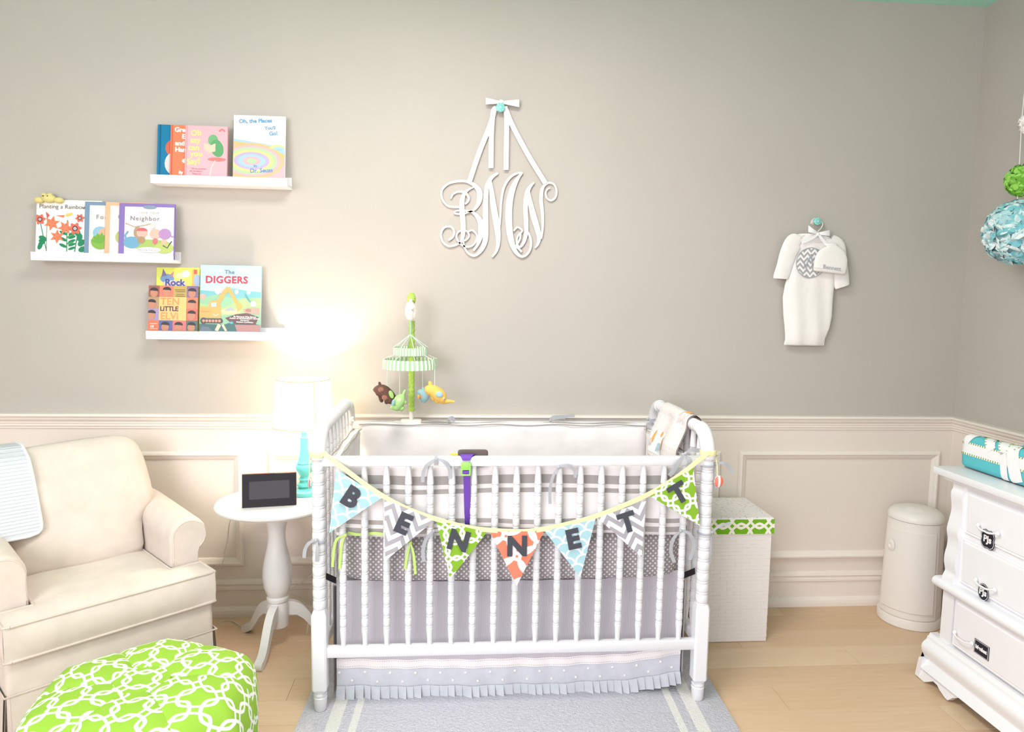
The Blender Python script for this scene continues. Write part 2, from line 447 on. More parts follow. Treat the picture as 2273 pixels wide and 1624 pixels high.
# floor boards, each one a piece of the floor
PW = .1525
bm = bmesh.new(); bmesh.ops.create_cube(bm, size=1)
for q in bm.verts: q.co = Vector((q.co.x, q.co.y * (PW - .0012), q.co.z * .013 - .0065))
bmesh.ops.bevel(bm, geom=[e for e in bm.edges if abs((e.verts[0].co - e.verts[1].co).x) > .5 and e.verts[0].co.z > -.001], offset=.001, segments=1, affect='EDGES')
pm = MB().from_bm(bm).mesh('floor_plank', M['oak'])
r2 = random.Random(3)
ends = {2: (1.985 - .1,), 4: (1.43,), 5: (1.30, 1.95)}
y = .03; row = 0
while y - PW > -4.6:
    x = XL - r2.uniform(0, .9); yc = y - PW / 2
    while x < XR:
        L = r2.uniform(.8, 1.55)
        x0, x1 = max(x, XL), min(x + L, XR)
        if x1 - x0 > .05:
            o = link('plank', pm, fl, ((x0 + x1) / 2, yc, 0)); o.scale = (x1 - x0 - .0012, 1, 1)
        x += L
    y -= PW; row += 1

# ---- wainscot on the back and right wall: board, chair rail, framed mouldings, baseboard
def run_profile(prof, x0, x1, horizontal_axis='x', mitre0=0, mitre1=0, sgn=1):
    """profile (out, z) extruded along the wall; out = distance from the wall"""
    mb = MB(); n = len(prof)
    for t, e, mt in ((0, x0, mitre0), (1, x1, mitre1)):
        for (o, z) in prof:
            if horizontal_axis == 'x': mb.vert((e + mt * o, -o, z))
            else: mb.vert((XR - o, e + mt * o, z))
    for i in range(n - 1): mb.face((i, n + i, n + i + 1, i + 1) if horizontal_axis != 'x' else (i, i + 1, n + i + 1, n + i))
    mb.face(list(range(n))); mb.face([n + i for i in range(n)][::-1])
    return mb
WT = .008
struct('wainscot', MB().box((XL, -WT, .0), (XR, 0, HR - .02)), M['wains'], bpy.data.objects['wall_back'])
struct('wainscot', MB().box((XR - WT, YB, .0), (XR, 0, HR - .02)), M['wains'], bpy.data.objects['wall_right'])
RAIL = [(0, HR), (.040, HR), (.043, HR - .004), (.043, HR - .010), (.036, HR - .016), (.033, HR - .026), (.027, HR - .033), (.024, HR - .036), (.024, HR - .043), (.020, HR - .046), (.020, HR - .056), (.014, HR - .060), (.014, HR - .068), (.008, HR - .072), (0, HR - .072)]
struct('trim_1', run_profile(RAIL, XL, XR, 'x', 0, -1), M['trim'], label='cream moulded chair rail along the back wall')
struct('trim_2', run_profile(RAIL, YB, 0, 'y', 0, -1), M['trim'], label='cream moulded chair rail along the right wall')
BASE = [(0, .175), (WT + .004, .175), (.022, .168), (.026, .156), (.020, .150), (.020, .142), (.024, .139), (.024, .128), (.016, .122), (.016, .045), (.020, .042), (.030, .030), (.033, .016), (.033, 0), (0, 0)]
struct('baseboard_back', run_profile(BASE, XL, XR, 'x', 0, -1), M['trim'])
struct('baseboard_right', run_profile(BASE, YB, 0, 'y', 0, -1), M['trim'])
PAN = [(0, 0), (.008, .0), (.018, .006), (.020, .014), (.014, .022), (.010, .030), (.006, .036), (0, .038)]   # (out, inward)
def panel_frame(name, x0, x1, z0, z1, wall='x'):
    mb = MB(); n = len(PAN); base_o = WT
    cs = [(x0, z0, 1, 1), (x1, z0, -1, 1), (x1, z1, -1, -1), (x0, z1, 1, -1)]
    for (cx, cz, sx, sz) in cs:
        for (o, i) in PAN:
            a, z = cx + sx * i, cz + sz * i
            mb.vert((a, -base_o - o, z) if wall == 'x' else (XR - base_o - o, a, z))
    for k in range(4):
        k2 = (k + 1) % 4
        for i in range(n - 1):
            q = (k * n + i, k2 * n + i, k2 * n + i + 1, k * n + i + 1)
            mb.face(q if wall == 'x' else q[::-1])
    return struct(name, mb, M['trim'])
zt, zb = onY(1800, 1001, -.01).z, onY(1800, 1238, -.01).z
pl = lambda u: onY(u, 1110, -.01).x
panel_frame('trim_3', -2.0, pl(540), zb, zt)['label'] = 'rectangular cream panel moulding behind the armchair'
panel_frame('trim_4', pl(598), pl(1594), zb, zt)['label'] = 'long rectangular cream panel moulding behind the crib'
panel_frame('trim_5', pl(1635), pl(2077), zb, zt)['label'] = 'rectangular cream panel moulding between hamper and dresser'
panel_frame('trim_6', -1.5, -.25, zb, zt, 'y')['label'] = 'rectangular cream panel moulding on the right wall'

# ================================================================== RUG
RA = -.035
rug = thing('area_rug', 'pale grey pile rug with ivory border stripes under the crib', 'rug', (.205, -1.55, 0), RA)
RW, RL, RH = .778, 1.15, .012
mb = MB().rbox((-RW, -RL, 0.0005), (RW, RL, RH), .004, 2); obj('pile', mb, M['rug'], rug, True)
for (d0, d1) in ((.105, .152), (.186, .214)):
    mb = MB(); z1 = RH + .0015
    for sx in (-1, 1):
        mb.rbox((min(sx * (RW - d0), sx * (RW - d1)), -RL + d0, RH - .002), (max(sx * (RW - d0), sx * (RW - d1)), RL - d0, z1), .001, 1)
    for sy in (-1, 1):
        mb.rbox((-RW + d1, min(sy * (RL - d0), sy * (RL - d1)), RH - .002), (RW - d1, max(sy * (RL - d0), sy * (RL - d1)), z1), .001, 1)
    obj('border_stripe', mb, M['rugwhite'], rug, label='ivory border stripe')
# ================================================================== CRIB
CX, YF, YK = .2158, -.8149, -.1068
HXC, DEP = .70, YK - YF
crib = thing('crib', 'white turned-spindle baby crib with curved end posts on grey rug', 'crib', (CX, (YF + YK) / 2, 0))
hy = DEP / 2
def beads(z0, z1, pitch, r, dr):
    """turned profile: (radius, z)"""
    out = []; n = max(1, round((z1 - z0) / pitch)); p = (z1 - z0) / n
    for i in range(n):
        a = z0 + i * p
        for t, k in ((0, -1), (.03, -.1), (.10, .15), (.17, -.1), (.20, -1), (.25, -.15), (.36, .25), (.6, .45), (.84, .2), (.96, -.3)):
            out.append((r + dr * k, a + t * p))
    out.append((r - dr, z1)); return out
def end_frame(sx):
    mb = MB(); zt = 1.033; R = .088; r0 = .0222
    path = []; rad = []
    for sy in (-1, 1):
        pr = beads(.385, .93, .0415, r0, .0029)
        leg = [((0, sy * hy, z), r) for r, z in pr] + [((0, sy * hy, .934), .022), ((0, sy * hy, .938), .0265)]
        for k in range(13):
            a = k / 12 * PI / 2
            leg.append(((0, sy * (hy - R + R * math.cos(a)), zt - R + R * math.sin(a)), .0272 - .0012 * math.sin(2 * a) * 0))
        if sy < 0: path = [q[0] for q in leg]; rad = [q[1] for q in leg]
        else:
            y0, y1 = -(hy - R), hy - R
            for r, t in beads(y0 + .004, y1 - .004, .0285, r0 + .001, .0026): path.append((0, t, zt)); rad.append(r)
            path += [q[0] for q in leg[::-1]]; rad += [q[1] for q in leg[::-1]]
    mb.sweep(path, rad, 20)
    for sy in (-1, 1):
        z0 = .0125 if sy < 0 else 0.0005
        # square block with chamfered corners, then a turned foot
        h = .0262; c = .006
        sec = [(-h + c, -h), (h - c, -h), (h, -h + c), (h, h - c), (h - c, h), (-h + c, h), (-h, h - c), (-h, -h + c)]
        b = len(mb.v)
        lev = [(.084, .72), (.095, 1.0), (.372, 1.0), (.388, .80)]
        for z, k in lev:
            for p in sec: mb.vert((p[0] * k, sy * hy + p[1] * k, z))
        for i in range(3):
            for k in range(8):
                k2 = (k + 1) % 8; mb.face((b + i * 8 + k, b + i * 8 + k2, b + i * 8 + 8 + k2, b + i * 8 + 8 + k))
        mb.face([b + k for k in range(8)][::-1]); mb.face([b + 24 + k for k in range(8)])
        mb.lathe([(.0195, z0), (.0215, z0 + .004), (.0235, .05), (.0245, .062), (.020, .066), (.0235, .070), (.0235, .076), (.019, .080), (.02, .088)], 20, (0, sy * hy, 0))
    o = obj('end_post', mb, M['crib'], crib, True, 32); o.location.x = sx * HXC
    return o
end_frame(-1); end_frame(1)
def rail(x0, x1, y0, y1, z0, z1, nm): obj(nm, MB().rbox((x0, y0, z0), (x1, y1, z1), .005, 2), M['crib'], crib, True)
for sy, nm in ((-1, 'front'), (1, 'back')):
    y = sy * hy
    rail(-HXC + .015, HXC - .015, y - .016, y + .016, .912, .946, 'top_rail')
    rail(-HXC + .015, HXC - .015, y - .016, y + .016, .212, .250, 'bottom_rail')
for sx in (-1, 1):
    rail(sx * HXC - .015, sx * HXC + .015, -hy + .02, hy - .02, .212, .250, 'side_rail')
    obj('side_top_bar', MB().rbox((sx * HXC - .014, -hy + .018, .885), (sx * HXC + .014, hy - .018, .905), .004), M['crib'], crib, True) if False else None
def spindle_mesh(z0, z1):
    pr = [(.0088, z0), (.0092, z0 + .02), (.0125, z0 + .06), (.0128, z0 + .066)] + beads(z0 + .068, z1 - .072, .0405, .0121, .0019) + [(.0128, z1 - .068), (.0125, z1 - .06), (.0098, z1 - .015), (.0096, z1)]
    return MB().lathe(pr, 14).mesh('spindle', M['crib'], True, 32)
sm = spindle_mesh(.247, .915)
for sy in (-1, 1):
    for i in range(17):
        link('spindle', sm, crib, ((i - 8) * .0771, sy * hy, 0))
sm2 = spindle_mesh(.247, 1.014)
for sx in (-1, 1):
    for i in range(8):
        link('side_spindle', sm2, crib, (sx * HXC, -hy + .09 + i * (2 * hy - .18) / 7, 0))
# ------------------------------------------------------------------ mattress
mat_t = thing('crib_mattress', 'crib mattress in grey sheet with white polka dots behind spindles', 'mattress', (CX, (YF + YK) / 2, .452))
def sagm(p):
    return p
obj('fitted_sheet', MB().superbox((0, 0, .094), (.655, hy - .052, .094), 9, 14), M['dots'], mat_t, True)
for sx in (-1, 1):
    p0 = Vector((sx * .655, -hy + .075, .012)); p1 = Vector((sx * .682, -hy + .035, .045))
    obj('corner_strap', MB().ribbon([p0, p0.lerp(p1, .5), p1], .022, (0, .35, 1), thick=.004), M['blackmatt'], mat_t, label='black corner hook strap')
# platform under the mattress
obj('mattress_platform', MB().rbox((-HXC + .03, -hy + .10, .432), (HXC - .03, hy - .03, .446), .003), M['crib'], crib)
# ------------------------------------------------------------------ bumper
bmp = thing('crib_bumper', 'padded white crib bumper with grey bands tied to spindles', 'bumper', (CX, (YF + YK) / 2, .64))
zb0 = .64
STR = [(.0, 'w'), (.012, 'g'), (.033, 'w'), (.047, 'g'), (.064, 'w'), (.162, 'g'), (.180, 'w'), (.196, 'g'), (.229, 'w'), (.239, 'w')]   # front panel, from bottom up
bp_w, bp_g = 0, 1
def bumper_panel(x0, x1, y, z1, thick=.016, nx=70, nz=36, stripes=False, axis='x', tuft=.006, name='panel', z0=0.004):
    """soft quilted slab; axis = direction it runs in"""
    mb = MB(); zs = [z0 + (z1 - z0) * j / nz for j in range(nz + 1)]
    if stripes:
        zs = sorted(set([round(q, 5) for q in zs] + [s[0] * (z1 - z0) / .262 + z0 for s in STR]))
        nz = len(zs) - 1
    def off(a, z):
        k = math.sin((a - x0) / .19 * PI) ** 2
        return thick * (.72 + .28 * k) + tuft * (hsh(round(a * 9), round(z * 14)) - .5) * .6
    for side in (-1, 1):
        b = len(mb.v)
        for z in zs:
            e = min(1, (z - z0) / .012 + .25, (z1 - z) / .012 + .25)
            for i in range(nx + 1):
                a = x0 + (x1 - x0) * i / nx; ee = min(e, (a - x0) / .012 + .25, (x1 - a) / .012 + .25)
                t = off(a, z) * max(.2, ee) ** .5
                zz = z + .004 * math.sin(a * 9 + 1) * ((z - z0) / (z1 - z0) > .5) * 1.0 - .005 * (1 - (z - z0) / (z1 - z0)) * math.sin(a * 13 + .6)
                mb.vert((a, y + side * t, zz) if axis == 'x' else (y + side * t, a, zz), (a, z))
        for j in range(len(zs) - 1):
            zc = (zs[j] + zs[j + 1]) / 2; mi = 0
            if stripes:
                for s0, c in STR:
                    if zc >= s0 * (z1 - z0) / .262 + z0: mi = 1 if c == 'g' else 0
            for i in range(nx):
                q = (b + j * (nx + 1) + i, b + j * (nx + 1) + i + 1, b + (j + 1) * (nx + 1) + i + 1, b + (j + 1) * (nx + 1) + i)
                if (axis == 'x') != (side < 0): q = q[::-1]
                mb.face(q, mi)
    n1 = nx + 1; tot = n1 * len(zs)
    for i in range(nx):
        for j in (0, len(zs) - 1):
            mb.face((j * n1 + i, j * n1 + i + 1, tot + j * n1 + i + 1, tot + j * n1 + i))
    for j in range(len(zs) - 1):
        for i in (0, nx): mb.face((j * n1 + i, (j + 1) * n1 + i, tot + (j + 1) * n1 + i, tot + j * n1 + i))
    return obj(name, mb, [M['whitecotton'], M['greycotton']], bmp, True, 60)
# front (outside faces the room), back, sides
yfp = -hy + .040
bumper_panel(-.645, .645, yfp, .262, .014, 84, 30, True, 'x', name='front_panel')['label'] = 'white panel with grey bands facing the room'
bumper_panel(-.648, .648, hy - .045, .305, .018, 70, 16, False, 'x', .012, name='back_panel')
bumper_panel(-hy + .07, hy - .075, -.652, .285, .018, 34, 16, False, 'y', .01, name='side_panel')
bumper_panel(-hy + .07, hy - .075, .652, .285, .018, 34, 16, False, 'y', .01, name='side_panel')
for yy in (hy - .028, hy - .062):
    obj('piping', MB().sweep([(-.648 + 1.296 * i / 60, yy, .304 - (.004 if yy < hy - .05 else 0) + .003 * math.sin(i * .5)) for i in range(61)], .0026, 6), M['greypipe'], bmp, True)
for sx in (-1, 1):
    for dx in (-.017, .017):
        obj('piping', MB().sweep([(sx * .652 + dx, -hy + .07 + (2 * hy - .145) * i / 24, .286 + .003 * math.sin(i * .7)) for i in range(25)], .0024, 6), M['greypipe'], bmp, True)
# ties: little ribbons knotted round the rails, spindles and posts
def bl(u, v, y):   # pixel on the vertical plane y -> bumper-local point
    q = onY(u, v, y); return Vector((q.x - CX, y - (YF + YK) / 2, q.z - zb0))
def tie(px, wd, mat_, y=YF - .022, nm='tie', wv=(1, 0, .15), knot=None):
    mb = MB()
    for strand in px:
        pts = catmull([bl(u, v, y - .004 * math.sin(i * 1.7)) for i, (u, v) in enumerate(strand)], 5)
        wds = []
        for i in range(len(pts)):
            t = (pts[min(i + 1, len(pts) - 1)] - pts[max(i - 1, 0)]); nrm = Vector((0, -1, 0)); wds.append(t.cross(nrm).normalized() if t.length > 1e-8 else Vector((1, 0, 0)))
        mb.ribbon(pts, [wd * (.45 + .55 * min(1, i / 6)) for i in range(len(pts))], wds)
    if knot: mb.ball(bl(knot[0], knot[1], y), (.007, .006, .007), 0, 8, 6)
    return obj(nm, mb, mat_, bmp, True, 50)
G = M['greyribbon']
tie([[(968, 1018), (950, 1030), (940, 1048), (938, 1070)], [(968, 1018), (985, 1024), (997, 1040), (999, 1062)], [(968, 1005), (968, 1018), (967, 1032)]], .0125, G, knot=(968, 1019))
tie([[(1240, 1036), (1228, 1056), (1221, 1085), (1221, 1118)], [(1240, 1036), (1258, 1033), (1274, 1042), (1277, 1060)]], .011, G, knot=(1240, 1037))
tie([[(1522, 1006), (1506, 1025), (1495, 1045), (1486, 1056)], [(1522, 1006), (1530, 1022), (1526, 1040)], [(1522, 1006), (1535, 998), (1552, 1000)]], .016, G, knot=(1522, 1006))
tie([[(963, 1178), (946, 1196), (939, 1222), (941, 1246)], [(963, 1178), (975, 1176), (985, 1178)]], .013, G, y=YF - .016, knot=(963, 1178))
tie([[(1511, 1178), (1495, 1195), (1489, 1222), (1497, 1248)], [(1511, 1178), (1530, 1184), (1540, 1210), (1531, 1242)]], .0135, G, y=YF - .016, knot=(1511, 1178))
tie([[(700, 1199), (686, 1205), (677, 1220), (675, 1238)], [(703, 1199), (704, 1220), (703, 1246)]], .012, G, y=YF - .032, knot=(701, 1199))
tie([[(1582, 1180), (1596, 1168), (1612, 1163), (1622, 1160)], [(1578, 1182), (1577, 1210), (1574, 1252)]], .010, G, y=YF - .010, knot=(1580, 1181))
tie([[(1590, 1028), (1606, 1027), (1618, 1036), (1627, 1050)], [(1586, 1032), (1584, 1055), (1584, 1087)]], .012, G, y=YF - .004, knot=(1588, 1029))
tie([[(766, 1188), (748, 1196), (741, 1220), (738, 1258)], [(766, 1188), (758, 1210), (754, 1262)]], .0095, M['limeribbon'], y=YF - .018, nm='lime_tie', knot=(766, 1188))
tie([[(911, 1204), (905, 1225), (899, 1262)], [(911, 1204), (918, 1230), (922, 1274)]], .0095, M['limeribbon'], y=YF - .018, nm='lime_tie', knot=(911, 1204))
obj('lime_edging', MB().ribbon(catmull([bl(u, v, YF + .018) for u, v in ((772, 1182), (800, 1186), (830, 1183), (862, 1186), (900, 1184))], 4), .010, (0, .2, 1), thick=.004), M['limeribbon'], bmp, True)
yk = YK - .02
tie([[(998, 938), (996, 930), (1004, 926), (1008, 934)]], .012, G, y=yk, knot=(998, 938))
tie([[(1222, 934), (1226, 926), (1250, 924), (1276, 922)], [(1222, 934), (1235, 927), (1255, 926)]], .014, G, y=yk, knot=(1222, 933))
tie([[(1438, 930), (1446, 932), (1456, 931)], [(1438, 930), (1446, 938), (1452, 944)]], .010, G, y=yk - .01, knot=(1438, 930))
tie([[(782, 925), (778, 930), (786, 934)]], .008, M['whiteribbon'], y=yk - .01, knot=(783, 927))
# post rings where ties pass round
for (u, v) in ((715, 1199), (1572, 1032), (1566, 1182)):
    q = bl(u, v, YF); obj('tie_band', MB().lathe([(.0262, -.004), (.0272, 0), (.0262, .004)], 20, (math.copysign(HXC, q.x), -hy, q.z)), G, bmp, True)
# ------------------------------------------------------------------ dust ruffle
sk = thing('crib_skirt', 'grey pinstripe crib skirt with dotted pleated hem above rug', 'crib skirt', (CX, (YF + YK) / 2, 0))
ys = -hy + .085
def hemz(x):   # the skirt sags in the middle and lifts at the right end
    t = (x + .655) / 1.31
    return .012 * (1 - math.sin(PI * min(1, max(0, t)))) + (.022 * max(0, (t - .78) / .22) ** 1.5) - .004
def skirt_y(x, z): return ys + .004 * math.sin(x * 21 + 1.3) * (1 - z / .45) - .012 * (1 - z / .45) + .003 * math.sin(x * 53)
def strip(za, zc, n=120, thick=.0015, dz=1.0, x0=-.655, x1=.655, dy=0):
    mb = MB()
    def fn(u, v):
        x = x0 + (x1 - x0) * u; z = za + (zc - za) * v + hemz(x) * dz
        return (x, skirt_y(x, z) + dy, z), (x, z)
    mb.grid(fn, n, 6); b = len(mb.v)
    mb.grid(lambda u, v: ((lambda r: ((r[0][0], r[0][1] + thick, r[0][2]), r[1]))(fn(u, v))), n, 6, flip=True)
    return mb
obj('pinstripe_panel', strip(.150, .453), M['pin'], sk, True)
obj('trim_band', strip(.118, .152, dy=-.002), M['whitecotton'], sk, True)
mb = MB()
for zz in (.147, .124):
    x = -.65
    while x < .65:
        z = zz + hemz(x); mb.box((x, skirt_y(x, z) - .0028, z - .0006), (x + .0045, skirt_y(x, z) - .0018, z + .0006)); x += .0085
obj('stitching', mb, M['greypipe'], sk)['kind'] = 'stuff'
obj('dotted_band', strip(.044, .120), M['greyskirt'], sk, True)
dotm = MB().lathe([(.0, .0), (.0055, .0), (.0058, .0008), (.0048, .0014), (.0, .0016)], 14, cap=False).xform(lambda p: Vector((p.x, -p.z, p.y))).mesh('dot', M['whitecotton'], True)
i = 0; x = -.645
while x < .645:
    z = (.100 if i % 2 == 0 else .068) + hemz(x); link('dot', dotm, sk, (x, skirt_y(x, z) - .0008, z)); x += .047; i += 1
x = -.655; rp = random.Random(5)
while x < .64:
    wd = rp.uniform(.026, .036); x1 = min(x + wd, .655); k = rp.uniform(-.006, .010)
    mb = MB()
    def fn(u, v, x=x, x1=x1, k=k):
        xx = x + (x1 - x) * u; z = .050 * v + .004 * (1 - v) + hemz(xx) + (1 - v) * (.004 * u)
        return (xx + (1 - v) * .003 * (u - .5), skirt_y(xx, z) - .003 - (1 - v) * (.007 + k * u) - .008 * u * (1.2 - v), z), (xx, z)
    mb.grid(fn, 3, 3); mb.grid(lambda u, v, fn=fn: ((fn(u, v)[0][0], fn(u, v)[0][1] + .0012, fn(u, v)[0][2]), fn(u, v)[1]), 3, 3, flip=True)
    obj('pleat', mb, M['greyskirt'], sk, True)
    x = x1
for sx in (-1, 1):
    mb = MB()
    def fn(u, v, sx=sx):
        y = ys + u * (hy * 2 - .2); z = .02 + .42 * v
        return (sx * (.662 + .006 * math.sin(y * 40)), y, z), (y, z)
    mb.grid(fn, 30, 4); obj('side_panel', mb, M['whitecotton'], sk, True)
# ================================================================== BUNTING on the crib
YP = YF - .0375
mid = onY(1146, 1177, YP)
bun = thing('name_bunting', 'pale yellow ribbon bunting of seven fabric pennants tied across crib front', 'bunting', (mid.x, YP, mid.z))
def loc(u, v, y=YP): return onY(u, v, y) - Vector((mid.x, YP, mid.z))
rp_ = catmull([loc(u, v) for u, v in ((718, 1004), (735, 1019), (760, 1037), (830, 1088), (900, 1127), (970, 1152), (1050, 1172), (1146, 1179), (1210, 1173), (1320, 1146), (1430, 1101), (1500, 1060), (1555, 1018), (1574, 1003))], 6)
wds = [(rp_[min(i + 1, len(rp_) - 1)] - rp_[max(i - 1, 0)]).cross(Vector((0, -1, 0))).normalized() for i in range(len(rp_))]
obj('ribbon', MB().ribbon(rp_, .0165, wds, thick=.0025), M['yellowribbon'], bun, True, 40)
for s_, (u, v) in ((-1, (713, 1006)), (1, (1570, 1003))):
    q = loc(u, v, YF); x = s_ * HXC + CX - mid.x
    mb = MB().lathe([(.0285, -.010), (.0305, -.004), (.0300, .004), (.0285, .009)], 20, (x, YF - YP, q.z))
    obj('post_loop', mb, M['yellowribbon'], bun, True)
obj('tail', MB().sweep(catmull([loc(u, v, YF - .02) for u, v in ((698, 1008), (690, 1010), (687, 1030), (687, 1052), (685, 1062))], 5), .0022, 6), M['yellowribbon'], bun, True)
obj('tail', MB().sweep(catmull([loc(u, v, YF - .01) for u, v in ((1583, 1008), (1590, 1020), (1592, 1040), (1592, 1056))], 5), .0022, 6), M['yellowribbon'], bun, True)
pd = [('B', (746, 1041), (848, 1104), (731, 1182), 'scallop'), ('E', (853, 1106), (965, 1154), (855, 1244), 'chevron'),
      ('N', (968, 1154), (1081, 1180), (999, 1285), 'links_flag'), ('N', (1087, 1179), (1208, 1178), (1147, 1299), 'coral'),
      ('E', (1208, 1177), (1322, 1151), (1288, 1281), 'scallop'), ('T', (1325, 1148), (1434, 1112), (1424, 1236), 'chevron'),
      ('T', (1437, 1097), (1539, 1037), (1553, 1166), 'links_flag')]
for ch, a, b_, t, mk in pd:
    A, B, T = loc(*a), loc(*b_), loc(*t); ex = (B - A).normalized(); ez = ex.cross(Vector((0, 1, 0))).normalized()
    if ez.z < 0: ez = -ez
    mb = MB(); n = 10
    for side in (0, 1):
        b0 = len(mb.v)
        for j in range(n + 1):
            for i in range(n + 1):
                f = j / n; p = (A.lerp(T, f)).lerp(B.lerp(T, f), i / n); q = p - A
                bow = -.003 * math.sin(PI * i / n) * (1 - f) - .002 * f + (.0016 if side else 0)
                mb.vert(p + Vector((0, bow, 0)), (q.dot(ex), q.dot(ez)))
        for j in range(n):
            for i in range(n):
                q = (b0 + j * (n + 1) + i, b0 + (j + 1) * (n + 1) + i, b0 + (j + 1) * (n + 1) + i + 1, b0 + j * (n + 1) + i + 1)
                mb.face(q if side == 0 else q[::-1])
    pen = obj('pennant', mb, M[mk], bun, True, 60)
    pen['label'] = {'scallop': 'aqua scallop print pennant', 'chevron': 'grey and white chevron pennant', 'links_flag': 'lime green link print pennant', 'coral': 'coral ring print pennant'}[mk] + ' with letter ' + ch
    vs, fs = text_geo(ch, .096, .0046, .0018)
    cen = (A + B) * .36 + T * .28
    mb = MB().add([cen + ex * v[0] + ez * v[1] + Vector((0, -.0062 - v[2], 0)) for v in vs], fs)
    obj('felt_letter', mb, M['felt'], pen, label='charcoal felt letter ' + ch)
def fobe(u, v, y, rx, rz):
    c = loc(u, v, y); mb = MB()
    mb.ball(c, (rx, .010, rz), 0, 20, 10); o = obj('fabric_bead', mb, M['whiteribbon'], bun, True)
    m2 = MB()
    for s0, s1 in ((-.95, -.30), (.22, .92)):
        m2.grid(lambda a, b: (c + Vector((rx * (s0 + (s1 - s0) * a), -.0108 * math.sqrt(max(0, 1 - (s0 + (s1 - s0) * a) ** 2)) * math.cos((b - .5) * 2.6) - .0005, rz * math.sqrt(max(0, 1 - (s0 + (s1 - s0) * a) ** 2)) * math.sin((b - .5) * 2.6)))), 8, 10)
    obj('coral_stripe', m2, flat((246, 118, 92)), o, True)
fobe(1595, 1068, YF - .012, .0165, .022)
fobe(686, 1072, YF - .02, .004, .018)

# ================================================================== PURPLE STRAP with buckle on the front rail
sp = onY(1035, 1012, YF)
tv = thing('strapped_toy', 'dark crib toy held by purple strap and lime buckle over front rail', 'crib toy', (sp.x, YF, .946))
def sl(u, v, y): q = onY(u, v, y); return Vector((q.x - sp.x, y - YF, q.z - .946))
dv = obj('toy_body', MB().superbox((sl(1050, 1000, YF + .02).x, .030, -.005), (.0545, .012, .0215), 9, 8), M['darkplastic'], tv, True)
obj('toy_tab', MB().rbox((sl(1000, 1006, YF + .02).x, .022, -.002), (sl(1018, 1006, YF + .02).x, .03, .004), .002), M['yellowplastic'], tv)
mb = MB()
p = [Vector((.004, .022, .002)), Vector((.003, .0, .006)), Vector((.0, -.0185, .002)), sl(1035, 1022, YF - .022)]
mb.ribbon(catmull(p, 5), [.062 - .038 * i / 15 for i in range(16)], (1, 0, 0), thick=.002)
p = [sl(1035, 1042, YF - .023), sl(1036, 1058, YF - .022), sl(1037, 1100, YF - .010), sl(1038, 1135, YF + .002), sl(1039, 1152, YF + .010), sl(1039, 1163, YF + .018)]
mb.ribbon(catmull(p, 6), .024, (1, 0, 0), thick=.002)
obj('strap', mb, M['purple'], tv, True, 40)
c = sl(1034, 1037, YF - .025)
mb = MB().rbox((c.x - .0125, c.y - .006, c.z - .003), (c.x + .0125, c.y + .003, c.z + .020), .003)
for s_ in (-1, 1): mb.rbox((c.x + s_ * .0145 - .003, c.y - .005, c.z - .026), (c.x + s_ * .0145 + .003, c.y + .003, c.z + .017), .0025)
mb.rbox((c.x - .0165, c.y - .005, c.z - .030), (c.x + .0165, c.y + .003, c.z - .024), .002)
mb.rbox((c.x - .0145, c.y - .005, c.z - .009), (c.x + .0145, c.y + .003, c.z - .002), .002)
obj('buckle', mb, M['limeplastic'], tv, True, label='lime green plastic buckle')
obj('strap_bar', MB().rbox((c.x - .012, c.y - .004, c.z - .022), (c.x + .012, c.y + .002, c.z - .012), .002), M['purple'], tv)

# ================================================================== BLANKET over the right end rail
XE = CX + HXC
bk = thing('baby_blanket', 'soft pale grey dimpled baby blanket with animal patches over crib end rail', 'blanket', (XE, -.47, .80))
ZR, RR = 1.033 - .80, .034
def bsurf(s, t, off=0.0):
    """s: distance along the drape (0 at the top of the rail, + = into the crib), t: along the rail"""
    r = RR + off; a0 = PI / 2; arc = r * PI * .5
    if s > 0:
        if s < arc: a = s / r; x, z = -r * math.sin(a), ZR + r * math.cos(a)
        else: d = s - arc; x, z = -r - .030 * min(1, d / .10) - .20 * max(0, d - .02), ZR - d * .965
    else:
        q = -s
        if q < arc: a = q / r; x, z = r * math.sin(a), ZR + r * math.cos(a)
        else: x, z = r + .012, ZR - (q - arc)
    w = .006 * math.sin(t * 31 + s * 9) * min(1, abs(s) / .08)
    return Vector((x + w, t, z - .02 * abs(t) * 0))
T0, T1, S0, S1 = -.175, .165, -.16, .235
def bpt(u, v):
    s = S0 + (S1 - S0) * v; t = T0 + (T1 - T0) * u; t2 = t - .055 * max(0, s) / .235 + .0 
    return s, t2
mb = MB(); mb.grid(lambda u, v: (bsurf(*bpt(u, v)), ((T1 - T0) * u, (S1 - S0) * v)), 34, 48)
mb.grid(lambda u, v: (bsurf(*bpt(u, v), off=-.005), ((T1 - T0) * u, (S1 - S0) * v)), 34, 48, flip=True)
obj('plush_panel', mb, M['minky'], bk, True, 70)
def patch(s0, s1, t0, t1, c, nm, off=.0015, parent=None, shape=None):
    mb = MB()
    if shape:
        n = len(shape); cs, ct = (s0 + s1) / 2, (t0 + t1) / 2
        mb.vert(bsurf(cs, ct, off)); k = 4
        for j in range(1, k + 1):
            for (a, b2) in shape: mb.vert(bsurf(cs + (a - .5) * (s1 - s0) * j / k, ct + (b2 - .5) * (t1 - t0) * j / k, off))
        for i in range(n):
            i2 = (i + 1) % n; mb.face((0, 1 + i, 1 + i2))
            for j in range(k - 1): mb.face((1 + j * n + i, 1 + (j + 1) * n + i, 1 + (j + 1) * n + i2, 1 + j * n + i2))
    else:
        mb.grid(lambda u, v: bsurf(s0 + (s1 - s0) * v, t0 + (t1 - t0) * u, off), 10, 10)
    return obj(nm, mb, c, parent or bk, True, 70)
pw = flat((242, 240, 240), .9)
OR, BLU, GR2 = flat((246, 168, 72), .9), flat((172, 200, 214), .9), flat((214, 204, 200), .9)
